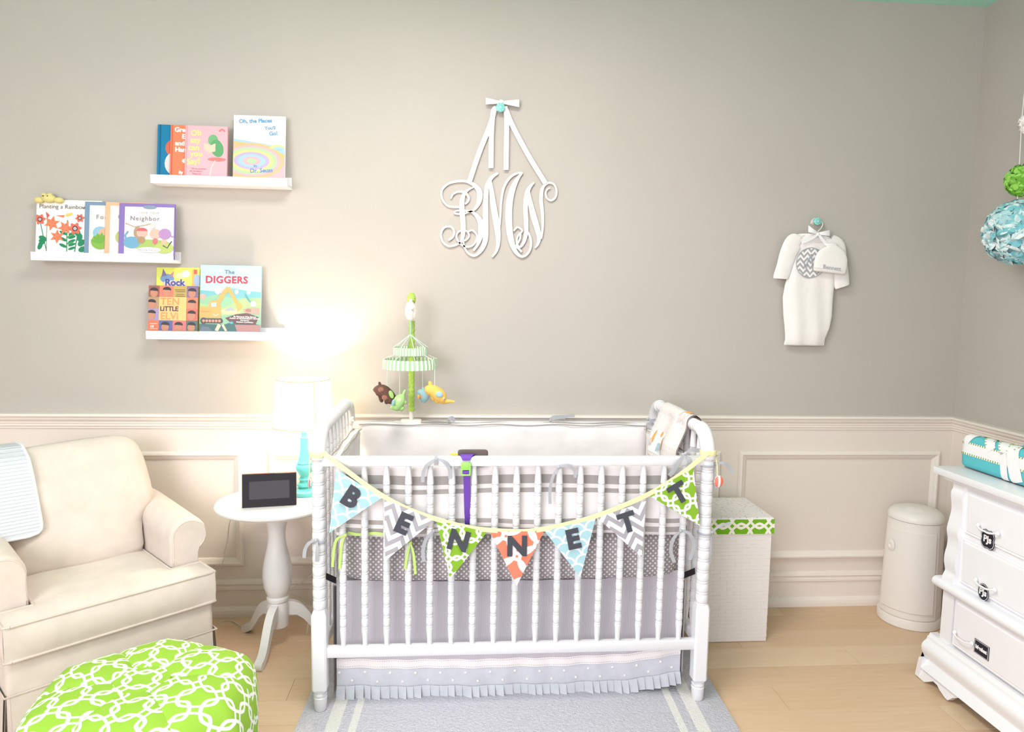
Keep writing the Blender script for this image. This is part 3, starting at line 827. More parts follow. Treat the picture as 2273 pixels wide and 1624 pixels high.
ell = [(.5 + .5 * math.cos(2 * PI * k / 16), .5 + .5 * math.sin(2 * PI * k / 16)) for k in range(16)]
half = [(.5 + .5 * math.cos(PI * k / 12), .0 + 1.0 * math.sin(PI * k / 12)) for k in range(13)]
eleph = [(.1, .3), (.15, .75), (.35, .95), (.55, .9), (.62, .99), (.95, .97), (.95, .83), (.7, .8), (.7, .62), (.95, .6), (.95, .45), (.7, .43), (.72, .25), (.95, .05), (.85, 0), (.6, .15), (.4, .05), (.2, .1)]
p1 = patch(.125, .222, .035, .105, pw, 'patch'); p1b = patch(.125, .222, -.045, .035, pw, 'patch')
p2 = patch(-.03, .085, -.150, -.075, pw, 'patch'); 
patch(.126, .150, -.002, .022, OR, 'motif', .003, p1b, ell); patch(.168, .215, -.030, .025, BLU, 'motif', .003, p1b, eleph)
patch(.130, .185, .060, .078, OR, 'motif', .003, p1, ell); patch(.160, .205, .070, .100, GR2, 'motif', .003, p1, eleph)
patch(.140, .200, -.042, -.028, OR, 'motif', .003, p1b, ell)
patch(-.022, .012, -.148, -.090, OR, 'motif', .003, p2, ell); patch(.015, .070, -.148, -.095, GR2, 'motif', .003, p2, eleph)
patch(-.005, .040, -.100, -.082, GR2, 'motif', .003, p2, ell)
# ================================================================== CRIB MOBILE clamped on the back rail
YM = YK - .03
mo = onY(913, 935, YM)
mob = thing('crib_mobile', 'green striped musical mobile with four plush animals clamped above crib', 'mobile', (mo.x, YM, .93))
def ml(u, v, y=None):
    y = YM if y is None else y; q = onY(u, v, y); return Vector((q.x - mo.x, y - YM, q.z - .93))
LIME = plain('lime_gathered_cotton', (172, 208, 84), .85, 70, .8, .006, .10)
STRP = stripe_pattern('green_white_stripe_cotton', (238, 244, 232), (160, 204, 148), .0278, .5, kind='UV', ax=0)
MINT = plain('mint_cord', (206, 228, 212), .8)
obj('clamp', MB().superbox((ml(914, 934).x - .003, .012, .012), (.0475, .020, .016), 7, 8), M['plasticwhite'], mob, True)
obj('lower_arm', MB().sweep([ml(913, 938), ml(913, 905)], .0095, 12), M['plasticwhite'], mob, True)
# gathered fabric sleeve
pts = []; rad = []
za, zc = ml(913, 912), ml(914, 712)
for i in range(61):
    t = i / 60; pts.append(za.lerp(zc, t)); rad.append(.0125 + .0022 * math.sin(i * 1.9) * (0.4 + .6 * hsh(i)) + .001)
obj('sleeve', MB().sweep(pts, rad, 14), LIME, mob, True)
pts = []; rad = []
za, zc = ml(913, 676), ml(914, 649)
for i in range(17):
    t = i / 16; pts.append(za.lerp(zc, t) + Vector((0, 0, 0))); rad.append((.012 + .007 * math.sin(PI * min(1, t * 1.1)) + .001 * math.sin(i * 2.3)) * (1 if t < .9 else .75))
obj('sleeve_cap', MB().sweep(pts, rad, 14), LIME, mob, True)
# music box: a disc hanging in front, turned to the left
c = ml(911, 690, YM - .05)
R_ = Matrix.Rotation(math.radians(38), 3, 'Z')
mb = MB().lathe([(.0, -.018), (.030, -.018), (.036, -.013), (.037, .0), (.036, .012), (.032, .016), (.0, .018)], 28, cap=False).xform(lambda p: c + R_ @ Vector((p.x * .52, -p.z, p.y * 1.12)))
mb.ball(c + R_ @ Vector((-.004, -.022, .012)), (.006, .008, .006), 0, 10, 6)
obj('music_box', mb, M['plasticwhite'], mob, True, 40)
obj('top_arm', MB().sweep(catmull([ml(913, 705), ml(913, 672), ml(912, 666, YM - .02), ml(911, 676, YM - .05)], 5), .008, 10), M['plasticwhite'], mob, True)
YC = YM - .055
hook = ml(911, 742, YC)
obj('hook', MB().sweep(catmull([ml(911, 712, YC), ml(912, 728, YC), hook], 4), .004, 8), plain('sea_green_hook', (150, 200, 180), .5), mob, True)
def ring(u0, u1, v0, v1, nm, seg=8):
    a, b2 = ml(u0, v1, YC), ml(u1, v0, YC); cx = (a.x + b2.x) / 2; r = (b2.x - a.x) / 2; z0, z1 = a.z, b2.z; cy = YC - YM
    mb = MB()
    for rr, fl_ in ((r, False), (r - .0025, True)):
        mb.grid(lambda u, v: (Vector((cx + rr * (.97 if v > .5 else 1) * math.cos(2 * PI * u), cy + rr * math.sin(2 * PI * u) * .9, z0 + (z1 - z0) * v)), (u, v)), 48, 4, flip=fl_)
    obj(nm, mb, STRP, mob, True, 60); return cx, cy, r, z0, z1
r1 = ring(873, 950, 771, 787, 'upper_canopy_band'); r2_ = ring(850, 971, 797, 817, 'lower_canopy_band')
mb = MB()
for k in range(8):
    a = 2 * PI * (k + .3) / 8
    q1 = Vector((r1[0] + r1[2] * math.cos(a), r1[1] + r1[2] * .9 * math.sin(a), r1[4])); q1b = q1.copy(); q1b.z = r1[3]
    q2 = Vector((r2_[0] + r2_[2] * math.cos(a), r2_[1] + r2_[2] * .9 * math.sin(a), r2_[4])); q2b = q2.copy(); q2b.z = r2_[3]
    mb.sweep([hook, q1, q1b, q2, q2b], .0016, 5)
obj('canopy_cords', mb, MINT, mob, True)
def plush(u, v, y, s, spine, col, spots, ear, parts, cordv, cordu, eye=None, nm='plush_animal', lab=''):
    c = ml(u, v, y); cu = ml(cordu, cordv, y)
    P = catmull([Vector((a * s, b_ * s, d * s)) for a, b_, d, r in spine], 5); rr = [q.x * s for q in catmull([Vector((r, 0, 0)) for a, b_, d, r in spine], 5)]
    mb = MB().sweep([c + p for p in P], [max(.0008, r) for r in rr], 16)
    for (a, b_, d, a2, b2, d2, r) in parts:
        p0, p1 = c + Vector((a, b_, d)) * s, c + Vector((a2, b2, d2)) * s
        mb.sweep([p0, p0.lerp(p1, .6), p0.lerp(p1, .9), p1], [r * s, r * s * .95, r * s * .7, r * s * .15], 10)
    o = obj(nm, mb, plain('plush_' + lab, col, .95, 500, .6, .001, .06), mob, True, 80); o['label'] = lab.replace('_', ' ')
    for (a, d, rx, rz, cl) in spots:
        q = c + Vector((a, 0, d)) * s
        j = min(range(len(P)), key=lambda i: (P[i].x - a * s) ** 2 + (P[i].z - d * s) ** 2)
        dep = math.sqrt(max(1e-6, rr[j] ** 2 - (P[j].z - d * s) ** 2 * .5)) + .001
        q.y = c.y + P[j].y - dep * .92
        obj('spot', MB().ball(q, (rx * s, .0028, rz * s), 0, 12, 6), flat(cl, .9), o, True)
    a, d, rx, rz, rot, cl = ear
    q = c + Vector((a, -.30, d)) * s
    obj('ear', MB().ball(q, (rx * s, .004, rz * s), 0, 12, 6, Matrix.Rotation(rot, 3, 'Y')), flat(cl, .9), o, True)
    if eye:
        q = c + Vector((eye[0], -eye[2], eye[1])) * s; obj('eye', MB().ball(q, .0042, 0, 10, 6), flat((250, 250, 246)), o, True); 
        obj('pupil', MB().ball(q + Vector((.0008, -.003, 0)), .0022, 0, 8, 5), M['black'], o, True)
    obj('cord', MB().sweep([cu, c + Vector((cu.x - c.x, 0, .25 * s)) if False else Vector((cu.x, c.y, c.z + .25 * s))], .0014, 5), MINT, mob, True)
S = .1
plush(853, 872, YC + .01, S, [(-.42, 0, .05, .08), (-.36, 0, .08, .20), (-.1, 0, .10, .28), (.15, 0, -.08, .27), (.33, 0, -.30, .24), (.45, 0, -.42, .10)], (104, 72, 62), [(-.12, .18, .13, .12, (158, 104, 84)), (.04, -.16, .13, .13, (158, 104, 84))], (.33, -.02, .10, .19, -.35, (160, 204, 112)), [(-.16, 0, .25, -.22, 0, .5, .07), (-.2, 0, -.05, -.1, 0, -.42, .10), (.1, 0, -.2, .1, 0, -.5, .10)], 817, 859, lab='chocolate_brown_plush_animal')
plush(886, 892, YC - .075, S, [(-.35, -.05, -.30, .05), (-.28, -.05, -.24, .11), (-.1, 0, -.18, .22), (.02, 0, .06, .25), (.12, 0, .22, .18), (.2, 0, .3, .06)], (166, 212, 128), [(.02, .12, .11, .10, (196, 226, 160))], (-.22, .02, .07, .15, .2, (140, 190, 190)), [(.12, 0, .2, .26, 0, .55, .06), (.0, 0, -.2, .2, 0, -.33, .14), (.1, 0, 0, .32, 0, -.02, .1)], 817, 887, lab='light_green_plush_animal')
plush(940, 878, YC + .06, S, [(-.25, 0, .08, .08), (-.15, 0, .12, .18), (.0, 0, .05, .23), (.02, 0, -.12, .22), (.0, 0, -.32, .06)], (158, 200, 208), [(-.1, -.02, .05, .05, (240, 170, 110))], (-.2, 0, .06, .10, 0, (246, 186, 96)), [(0, 0, .2, -.03, 0, .38, .06), (-.1, 0, .1, -.32, 0, 0, .07)], 817, 938, lab='pale_blue_plush_animal')
plush(964, 874, YC - .05, S, [(-.40, 0, .14, .10), (-.30, 0, .16, .21), (-.05, 0, .14, .26), (.2, 0, -.05, .29), (.38, 0, -.25, .22), (.50, 0, -.32, .12), (.70, 0, -.32, .07), (.88, 0, -.34, .05)], (247, 194, 92), [], (.22, .02, .16, .13, .3, (160, 200, 206)), [(-.15, 0, .3, -.2, 0, .56, .09), (-.1, 0, .0, 0, 0, -.3, .11), (.12, 0, -.1, .14, 0, -.42, .13)], 817, 965, eye=(.42, -.18, .22), lab='golden_yellow_plush_elephant')

# ================================================================== SIDE TABLE
TC = Vector((-.762, -.30, 0)); TZ = .637
tb = thing('side_table', 'round white pedestal side table with three curved feet beside crib', 'table', TC)
Rr = .245
obj('table_top', MB().lathe([(0, TZ - .026), (Rr - .03, TZ - .026), (Rr - .018, TZ - .024), (Rr - .010, TZ - .016), (Rr - .002, TZ - .013), (Rr, TZ - .006), (Rr - .004, TZ), (0, TZ)], 56, cap=False), M['tablewhite'], tb, True, 30)
prof = [(.030, .085), (.044, .088), (.045, .13), (.045, .185), (.041, .195), (.046, .203), (.046, .214), (.040, .222), (.046, .232), (.056, .26), (.062, .30), (.060, .345), (.052, .39), (.042, .43), (.036, .468), (.035, .495), (.039, .525), (.046, .55), (.0465, .556), (.042, .558), (.046, .564), (.044, .575), (.038, .59), (.036, .613)]
obj('pedestal', MB().lathe(prof, 36), M['tablewhite'], tb, True, 30)
def foot_leg(ang):
    # curved foot: side outline swept as a flat board
    L = math.hypot(-.786 - TC.x, -.512 - TC.y)
    top = [(.02, .192), (.05, .190), (.09, .172), (.12, .14), (.145, .10), (.17, .062), (.195, .040), (L + .012, .030), (L + .018, .012), (L + .012, .0008)]
    bot = [(L - .005, .0008), (.188, .010), (.16, .028), (.130, .066), (.105, .10), (.075, .125), (.045, .13), (.02, .13)]
    poly = [(q.x, q.y) for q in catmull([Vector((a, b_, 0)) for a, b_ in top], 3)] + bot
    ca, sa = math.cos(ang), math.sin(ang); mb = MB(); h = .0165
    mb.prism(poly, lambda a, b_, t: Vector((a * ca - (h if t else -h) * -sa, a * sa + (h if t else -h) * -ca, b_)))
    bm = bmesh.new()
    vs = [bm.verts.new(v) for v in mb.v]
    for f in mb.f: bm.faces.new([vs[i] for i in f])
    bmesh.ops.recalc_face_normals(bm, faces=bm.faces)
    obj('foot', MB().from_bm(bm), M['tablewhite'], tb, True, 40)
a0 = math.atan2(-.512 - TC.y, -.786 - TC.x)
for k in range(3): foot_leg(a0 + k * 2 * PI / 3)
# ================================================================== LAMP
lp = onZ(679, 1092, TZ); lp = Vector((lp.x + .002, -.205, TZ))
lm = thing('table_lamp', 'lit white-shaded table lamp on turned turquoise base', 'lamp', lp)
pr = [(.0, .0005), (.060, .0005), (.062, .006), (.060, .018), (.052, .024), (.030, .028), (.026, .034), (.034, .040), (.032, .048), (.022, .054), (.020, .062), (.027, .068), (.021, .074), (.020, .082), (.027, .094), (.036, .110), (.038, .125), (.034, .134), (.030, .137), (.033, .141), (.026, .150), (.022, .170), (.018, .200), (.0165, .225), (.0175, .245), (.019, .252), (.013, .254), (.013, .272), (.018, .274), (.018, .288), (.010, .290), (.009, .32)]
obj('base', MB().lathe(pr, 32, cap=False), M['turq'], lm, True, 35, label='turned turquoise lamp base')
def rel(u, v, y=None): y = lp.y if y is None else y; return onY(u, v, y) - lp
zs0, zs1 = rel(667, 944).z, rel(667, 841).z
rb_, rt_ = (rel(738, 944).x - rel(601, 944).x) / 2, (rel(725, 841).x - rel(609, 841).x) / 2
sh = MB(); sh.lathe([(rb_, zs0), (rt_, zs1)], 56, cap=False); sh.lathe([(rt_ - .001, zs1), (rb_ - .001, zs0)], 56, cap=False)
so = obj('shade', sh, M['lampshade'], lm, True, 60, label='glowing white fabric drum shade')
for r_, z_ in ((rb_, zs0), (rt_, zs1)):
    obj('shade_rim', MB().lathe([(r_ - .0016, z_ - .002), (r_ + .0016, z_ - .002), (r_ + .0016, z_ + .002), (r_ - .0016, z_ + .002), (r_ - .0016, z_ - .002)], 56, cap=False), flat((216, 190, 152), .8), lm, True)
mb = MB(); a_ = math.radians(-57)
mb.ribbon([((rb_ + .0008) * math.cos(a_), (rb_ + .0008) * math.sin(a_), zs0), ((rt_ + .0008) * math.cos(a_), (rt_ + .0008) * math.sin(a_), zs1)], .006, (-math.sin(a_), math.cos(a_), 0)); obj('shade_seam', mb, flat((244, 226, 176), .9), so)
obj('bulb', MB().lathe([(.008, .318), (.013, .33), (.024, .35), (.027, .368), (.020, .386), (.0, .394)], 20, cap=False), M['bulb'], lm, True)
pl_ = bpy.data.lights.new('bulb_light', 'POINT'); pl_.energy = 12.5; pl_.color = (1.0, .85, .66); pl_.shadow_soft_size = .03
po = bpy.data.objects.new('bulb_light', pl_); C.objects.link(po); po.parent = lm; po.location = (0, 0, .405)
# ================================================================== DIGITAL PHOTO FRAME
f0, f1 = onZ(537, 1128, TZ), onZ(658, 1121, TZ)
fw = (f1 - f0).length; fh = .135; ang = math.atan2(f1.y - f0.y, f1.x - f0.x)
fr = thing('digital_photo_frame', 'black digital photo frame with blank grey screen on side table', 'photo frame', ((f0.x + f1.x) / 2, (f0.y + f1.y) / 2, TZ), ang)
tl = math.radians(10)
def ft(p): return Vector((p.x, p.y * math.cos(tl) + p.z * math.sin(tl), p.z * math.cos(tl) - p.y * math.sin(tl) * 0 + .0008 - 0))
obj('bezel', MB().rbox((-fw / 2, 0, 0), (fw / 2, .008, fh), .0015).xform(ft), M['black'], fr)
obj('backing', MB().rbox((-fw / 2 - .001, .008, .0005), (fw / 2 + .001, .014, fh + .001), .0015).xform(ft), flat((206, 96, 72)), fr)
obj('screen', MB().box((-fw * .37, -.0006, fh * .24), (fw * .37, .0005, fh * .78)).xform(ft), M['screen'], fr)
obj('stand', MB().rbox((-.02, .03, .0008), (.02, .036, fh * .7), .001).xform(lambda p: Vector((p.x, p.y + (fh * .7 - p.z) * .25, p.z))), M['black'], fr)
# ================================================================== CABLES
def cable(nm, lab, pts, r=.0022):
    o = obj(nm, MB().sweep(catmull(pts, 8), r, 6), M['cord'], None, True); return tag(o, lab, 'cable')
e = lambda u, v, y: onY(u, v, y)
cable('lamp_cable', 'thin white cable hanging from side table edge beside armchair', [Vector((-.90, -.185, TZ - .028)), e(514, 1148, -.16), e(505, 1200, -.14), e(499, 1222, -.14), e(497, 1240, -.14), e(484, 1270, -.15), e(470, 1300, -.16), e(455, 1345, -.17), Vector((onZ(470, 1375, .003).x, -.12, .003)), onZ(500, 1377, .003), onZ(520, 1380, .003), onZ(545, 1398, .003)])
cable('power_cable', 'thin cream cable running behind the pedestal towards the crib', [Vector((-.66, -.215, .003)), Vector((-.665, -.16, .1)), e(645, 1313, -.12), e(670, 1292, -.10), e(698, 1270, -.08), e(730, 1235, -.05), e(745, 1200, -.02)])
# ================================================================== ARMCHAIR
FC = Vector((-1.167, -.824, 0)); CA = math.atan2(.67, .743)
ch = thing('armchair', 'cream upholstered rolled-arm glider chair with loose cushions by wainscot', 'armchair', FC, CA)
cr = M['cream']
obj('base', MB().rbox((-.332, .014, .05), (.332, .60, .335), .018, 3), cr, ch, True, 50)
# skirt: four hanging panels with corner gaps, seam piping above
mb = MB()
sk_pts = [(-.335, .60), (-.335, .012), (.335, .012), (.335, .60)]
for (a, b_) in zip(sk_pts[:-1], sk_pts[1:]):
    A, B = Vector((a[0], a[1], 0)), Vector((b_[0], b_[1], 0)); d = (B - A); nrm = Vector((d.y, -d.x, 0)).normalized()
    A2, B2 = A + d.normalized() * .012, B - d.normalized() * .012
    mb2 = MB(); mb2.grid(lambda u, v: A2.lerp(B2, u) + nrm * (.003 + .014 * (1 - v)) + Vector((0, 0, .012 + .205 * v)), 16, 5)
    mb2.grid(lambda u, v: A2.lerp(B2, u) + nrm * (-.003 + .012 * (1 - v)) + Vector((0, 0, .012 + .205 * v)), 16, 5, flip=True)
    obj('skirt_panel', mb2, cr, ch, True)
obj('skirt_piping', MB().sweep([(p[0] * 1.012, p[1] - (.004 if p[1] < .1 else 0), .216) for p in sk_pts], .0032, 8), M['creampipe'], ch, True)
# T-shaped seat cushion
TO = [(-.335, 0), (.335, 0), (.335, .135), (.222, .135), (.222, .52), (-.222, .52), (-.222, .135), (-.335, .135)]
def dist_in(x, y):
    best = 9
    for (a, b_) in zip(TO, TO[1:] + TO[:1]):
        ax, ay = a; bx, by = b_; dx, dy = bx - ax, by - ay; t = max(0, min(1, ((x - ax) * dx + (y - ay) * dy) / (dx * dx + dy * dy)))
        best = min(best, math.hypot(x - ax - t * dx, y - ay - t * dy))
    return best
xs = sorted(set([-.335 + .0565 * i / 2 for i in range(4)] + [-.278, -.222] + [-.222 + .444 * i / 14 for i in range(15)] + [.222 + .113 * i / 4 for i in range(5)] + [-.335 + .113 * i / 4 for i in range(5)]))
xs = [xs[0]] + [b_ for a, b_ in zip(xs, xs[1:]) if b_ - a > 1e-4]
yv = [.135 * i / 5 for i in range(6)] + [.135 + .385 * i / 10 for i in range(1, 11)]
mb = MB(); idx = {}
ZT, ZBt = .448, .332
for lev in (1, 0):
    for i, x in enumerate(xs):
        for j, y in enumerate(yv):
            if y > .1351 and abs(x) > .2221: continue
            d = dist_in(x, y); k = 1 - math.exp(-d / .05)
            z = (ZT + .024 * k - .010 * math.exp(-((x / .12) ** 2 + ((y - .28) / .1) ** 2))) if lev else (ZBt - .004 * k)
            idx[(lev, i, j)] = mb.vert((x, y, z), (x, y))
def inside(i, j):
    xm, ym = (xs[i] + xs[i + 1]) / 2, (yv[j] + yv[j + 1]) / 2; return ym < .135 or abs(xm) < .222
for i in range(len(xs) - 1):
    for j in range(len(yv) - 1):
        if inside(i, j):
            q = [(i, j), (i + 1, j), (i + 1, j + 1), (i, j + 1)]
            mb.face([idx[(1,) + a] for a in q]); mb.face([idx[(0,) + a] for a in q][::-1])
for (a, b_) in zip(TO, TO[1:] + TO[:1]):      # bulging side walls
    n = 16; nrm = Vector((b_[1] - a[1], -(b_[0] - a[0]), 0)).normalized()
    mb.grid(lambda u, v: Vector((a[0] + (b_[0] - a[0]) * u, a[1] + (b_[1] - a[1]) * u, ZBt + (ZT - ZBt) * v)) + nrm * (.012 * math.sin(PI * v) * min(1, 8 * u, 8 * (1 - u)) + .0015 * math.sin(u * 40) * math.sin(PI * v)), n, 6)
seat = obj('seat_cushion', mb, cr, ch, True, 50)
for zz in (ZT, ZBt):
    pts = []
    for (a, b_) in zip(TO, TO[1:] + TO[:1]):
        for t in (.03, .2, .5, .8, .97): pts.append((a[0] + (b_[0] - a[0]) * t, a[1] + (b_[1] - a[1]) * t, zz))
    pts.append(pts[0]); obj('piping', MB().sweep(pts, .0052, 8), M['creampipe'], seat, True)
# rolled arms
def arm(sx):
    prof = [(.232, .30), (.230, .45), (.232, .53)]
    cxa, cza, r = .302, .558, .072
    for k in range(13):
        a = PI * (1.0 - k / 12 * 1.28); prof.append((cxa + r * math.cos(a), cza + r * math.sin(a)))
    prof += [(.338, .475), (.334, .42), (.333, .30)]
    mb = MB(); n = len(prof); ys_ = [.152, .156, .17, .30, .45, .60, .64]; ins = [.88, .96, 1, 1, 1, 1, .96]
    for y, k in zip(ys_, ins):
        for (x, z) in prof:
            xx = cxa + (x - cxa) * k; zz = cza + (z - cza) * (k if z > .4 else 1); lift = .030 * max(0, (y - .15) / .49)
            mb.vert((sx * xx, y, zz + lift * (1 if z > .4 else 0)))
    for i in range(len(ys_) - 1):
        for k in range(n - 1):
            q = (i * n + k, i * n + k + 1, (i + 1) * n + k + 1, (i + 1) * n + k); mb.face(q[::-1] if sx < 0 else q)
    f = list(range(n)); mb.face(f[::-1] if sx > 0 else f); f = [(len(ys_) - 1) * n + k for k in range(n)]; mb.face(f if sx > 0 else f[::-1])
    o = obj('arm', mb, cr, ch, True, 50)
    pp = [(sx * (cxa + (x - cxa) * .86), .150, cza + (z - cza) * (.86 if z > .4 else 1)) for x, z in prof[1:-3]]
    obj('arm_piping', MB().sweep(pp, .0045, 8), M['creampipe'], o, True)
    m2 = MB(); hpoly = [(cxa + (x - cxa) * .84, cza + (z - cza) * (.84 if z > .4 else 1)) for x, z in prof]
    m2.prism(hpoly, lambda a, b_, t: Vector((sx * a, .153 if t == 0 else .1465, b_))); obj('arm_front', m2, cr, o, True)
arm(-1); arm(1)
# back: frame behind and a loose, puffy cushion
BT = .34      # lean per metre
def lean(p): return Vector((p.x, p.y + (p.z - .46) * BT, p.z))
obj('back_frame', MB().superbox((0, .565, .50), (.285, .055, .36), 6, 12).xform(lean), cr, ch, True)
rows = []
prof = [(.445, .205, .045), (.452, .222, .07), (.48, .230, .085), (.53, .232, .094), (.58, .240, .096), (.615, .262, .096), (.640, .285, .096), (.67, .290, .095), (.72, .288, .093), (.77, .283, .088), (.82, .275, .080), (.858, .262, .066), (.882, .245, .048), (.896, .222, .030), (.902, .19, .012)]
for z, hw, t in prof: rows.append((z, -hw + .004 * math.sin(z * 40), hw, t, .450))
def wr(p):
    q = lean(Vector(p)); f = 1 if p[1] < .45 else 0
    q.y += f * (.006 * math.sin(p[0] * 14 + p[2] * 9) + .004 * math.sin(p[2] * 33 + p[0] * 6)); q.z += .006 * math.sin(p[0] * 7 + .5) * max(0, (p[2] - .8) / .1)
    return q
obj('back_cushion', MB().rows(rows, 40, 3.2, 0, wr), cr, ch, True, 70)
# ================================================================== QUILT over the chair back
ql = thing('quilt', 'folded white quilted throw hanging over cream chair back', 'blanket', FC + Matrix.Rotation(CA, 3, 'Z') @ Vector((-.20, .50, .62)), CA)
def qfront(s):   # s = distance down from the crest of the cushion
    z = .912 - s; zz = min(.9, z)
    t = 0.0
    for (z0, w0, t0), (z1, w1, t1) in zip(prof[:-1], prof[1:]):
        if z0 <= zz <= z1: t = t0 + (t1 - t0) * (zz - z0) / (z1 - z0)
    return z, .450 - t - .016 + (z - .46) * BT
def qsurf(u, v, off=0.0):
    cut = 0.0 if v < .91 else .14 * (1 - math.sqrt(max(0, 1 - ((v - .91) / .09) ** 2)))
    x = -.335 + .192 * u * (1 - cut) + (.012 * v * u) ; s = -.10 + .40 * v
    if s >= 0:
        z, y = qfront(s)
        if s < .03: y += (.03 - s) * .9; z -= (.03 - s) * .05
    else:
        z, y0 = qfront(0); y = y0 + .027 - s * .9; z = z - .2 * s * s
    return Vector((x + .20, y - .50 + off - .006, z - .62 + .012 * math.sin(u * 3) * 0))
mb = MB(); mb.grid(lambda u, v: (qsurf(u, v), (u * .26, v * .40)), 26, 44); mb.grid(lambda u, v: (qsurf(u, v, .007), (u * .26, v * .40)), 26, 44, flip=True)
obj('quilted_cloth', mb, M['quilt'], ql, True, 70)
obj('binding', MB().sweep([qsurf(0, 1, .003)] + [qsurf(i / 10, 1, .003) for i in range(1, 10)] + [qsurf(.985, .985, .003)] + [qsurf(1, 1 - i / 24, .003) for i in range(1, 25)], .0055, 8), flat((226, 228, 232), .9), ql, True)
# ================================================================== POUF
PC = Vector((-.925, -1.215, 0))
pf = thing('pouf', 'lime green pouf with white chain-link print in front of armchair', 'pouf', PC, math.radians(8))
NG = 6; PH, PR = .372, .352
def pouf_r(a):   # rounded hexagon outline
    k = (a / (2 * PI) * NG) % 1 - .5
    return PR * (math.cos(PI / NG) / math.cos(k * 2 * PI / NG)) ** .75 * (1 + .012 * math.cos(k * 2 * PI))
vprof = [(.02, .965), (.18, .972), (.36, .985), (.52, .985), (.66, .972), (.78, .945), (.87, .90), (.94, .82), (.985, .70), (1.0, .56), (1.0, .40), (.99, .28), (.965, .16), (.92, .07), (.85, .01), (.6, .003), (.0, .003)]
vpc = catmull([Vector((a, b_, 0)) for a, b_ in vprof], 3)
acc = [0]
for a, b_ in zip(vpc[:-1], vpc[1:]): acc.append(acc[-1] + math.hypot((a.x - b_.x) * PR, (a.y - b_.y) * PH))
for g in range(NG):
    mb = MB()
    def fn(u, v, g=g):
        i = v * (len(vpc) - 1); i0 = min(int(i), len(vpc) - 2); t = i - i0; q = vpc[i0].lerp(vpc[i0 + 1], t); s = acc[i0] + (acc[i0 + 1] - acc[i0]) * t
        a = 2 * PI * (g + u) / NG; r = pouf_r(a + PI / NG) * q.x; seam = math.exp(-(min(u, 1 - u) / .045) ** 2)
        r *= 1 - .016 * seam; z = q.y * PH * (1 - .010 * seam * (q.x > .05) * (q.y > .5)) + .010 * math.sin(PI * u) * (q.y > .6) * min(1, q.x * 2) * (1 - q.x * .6)
        w = (u - .5) * 2 * PI / NG * r
        return (r * math.cos(a), r * math.sin(a), max(.001, z)), (w + g * .037, s + g * .021)
    mb.grid(fn, 18, len(vpc) - 1); obj('gore', mb, M['links_pouf'], pf, True, 70)
hexp = [(.082 * math.cos(2 * PI * (k + .0) / NG), .082 * math.sin(2 * PI * k / NG)) for k in range(NG)]
mb = MB().prism(hexp, lambda a, b_, t: Vector((a, b_, PH * (.955 + .030 * t)))); obj('top_patch', mb, M['links_pouf'], pf)
# ================================================================== PICTURE LEDGES
def ledge(lab, uL, vL, uR, vR, hpx, uB):
    yf = -.098
    a, b_ = onY(uL, vL, yf), onY(uR, vR, yf); zt_ = (a.z + b_.z) / 2; h = .036
    x1b = onY(uB, (vL + vR) / 2, -.004).x
    x0, x1 = a.x, max(b_.x, x1b - .004) if False else b_.x
    t = thing('picture_ledge', lab, 'shelf', ((x0 + x1) / 2, 0, zt_ - h), 0, 'white picture ledges on the wall')
    L = (x1 - x0) / 2
    obj('lip', MB().rbox((-L, -.098, 0), (L, -.086, h), .0015), M['white'], t)
    obj('board', MB().rbox((-L, -.086, 0), (L, -.0005, .014), .0015), M['white'], t)
    obj('back_rail', MB().rbox((-L, -.013, .014), (L, -.0005, .052), .0015), M['white'], t)
    return x0, x1, zt_, zt_ - h + .014
LU = ledge('white picture ledge under the white and pink picture books', 333, 387, 637, 395, 18, 645)
LM = ledge('white picture ledge holding the flower and purple picture books', 67, 558, 383, 565, 16, 388)
LL = ledge('white picture ledge below the digger book, nearest the lamp', 323, 733, 622, 739, 15, 630)
# ================================================================== BOOKS
TILT = math.radians(7.5)
class Cover:
    def __init__(s, w, h): s.w, s.h, s.items, s.letters = w, h, [], []
    def el(s, x, y, rx, ry, c, n=22, a0=0, a1=2 * PI, rot=0):
        full = abs(a1 - a0) > 6.2
        P = []
        for k in range(n if full else n + 1):
            a = a0 + (a1 - a0) * k / n; X_, Y_ = rx * s.w * math.cos(a), ry * s.w * math.sin(a)
            P.append((x * s.w + X_ * math.cos(rot) - Y_ * math.sin(rot), y * s.h + X_ * math.sin(rot) + Y_ * math.cos(rot)))
        s.items.append((P, c)); return s
    def po(s, pts, c): s.items.append(([(a * s.w, b_ * s.h) for a, b_ in pts], c)); return s
    def re(s, x0, y0, x1, y1, c): return s.po([(x0, y0), (x1, y0), (x1, y1), (x0, y1)], c)
    def ln(s, pts, wd, c):
        P = [Vector((a * s.w, b_ * s.h, 0)) for a, b_ in pts]; L_, R_ = [], []
        for i in range(len(P)):
            t = (P[min(i + 1, len(P) - 1)] - P[max(i - 1, 0)]).normalized(); n = Vector((-t.y, t.x, 0)) * wd * s.w / 2
            L_.append(((P[i] + n).x, (P[i] + n).y)); R_.append(((P[i] - n).x, (P[i] - n).y))
        s.items.append((R_ + L_[::-1], c)); return s
    def tx(s, txt, x, y, size, c, bold=.0, rot=0, align='LEFT', space=1.0, shear=0.0): s.letters.append((txt, x, y, size, c, bold, rot, align, space, shear)); return s
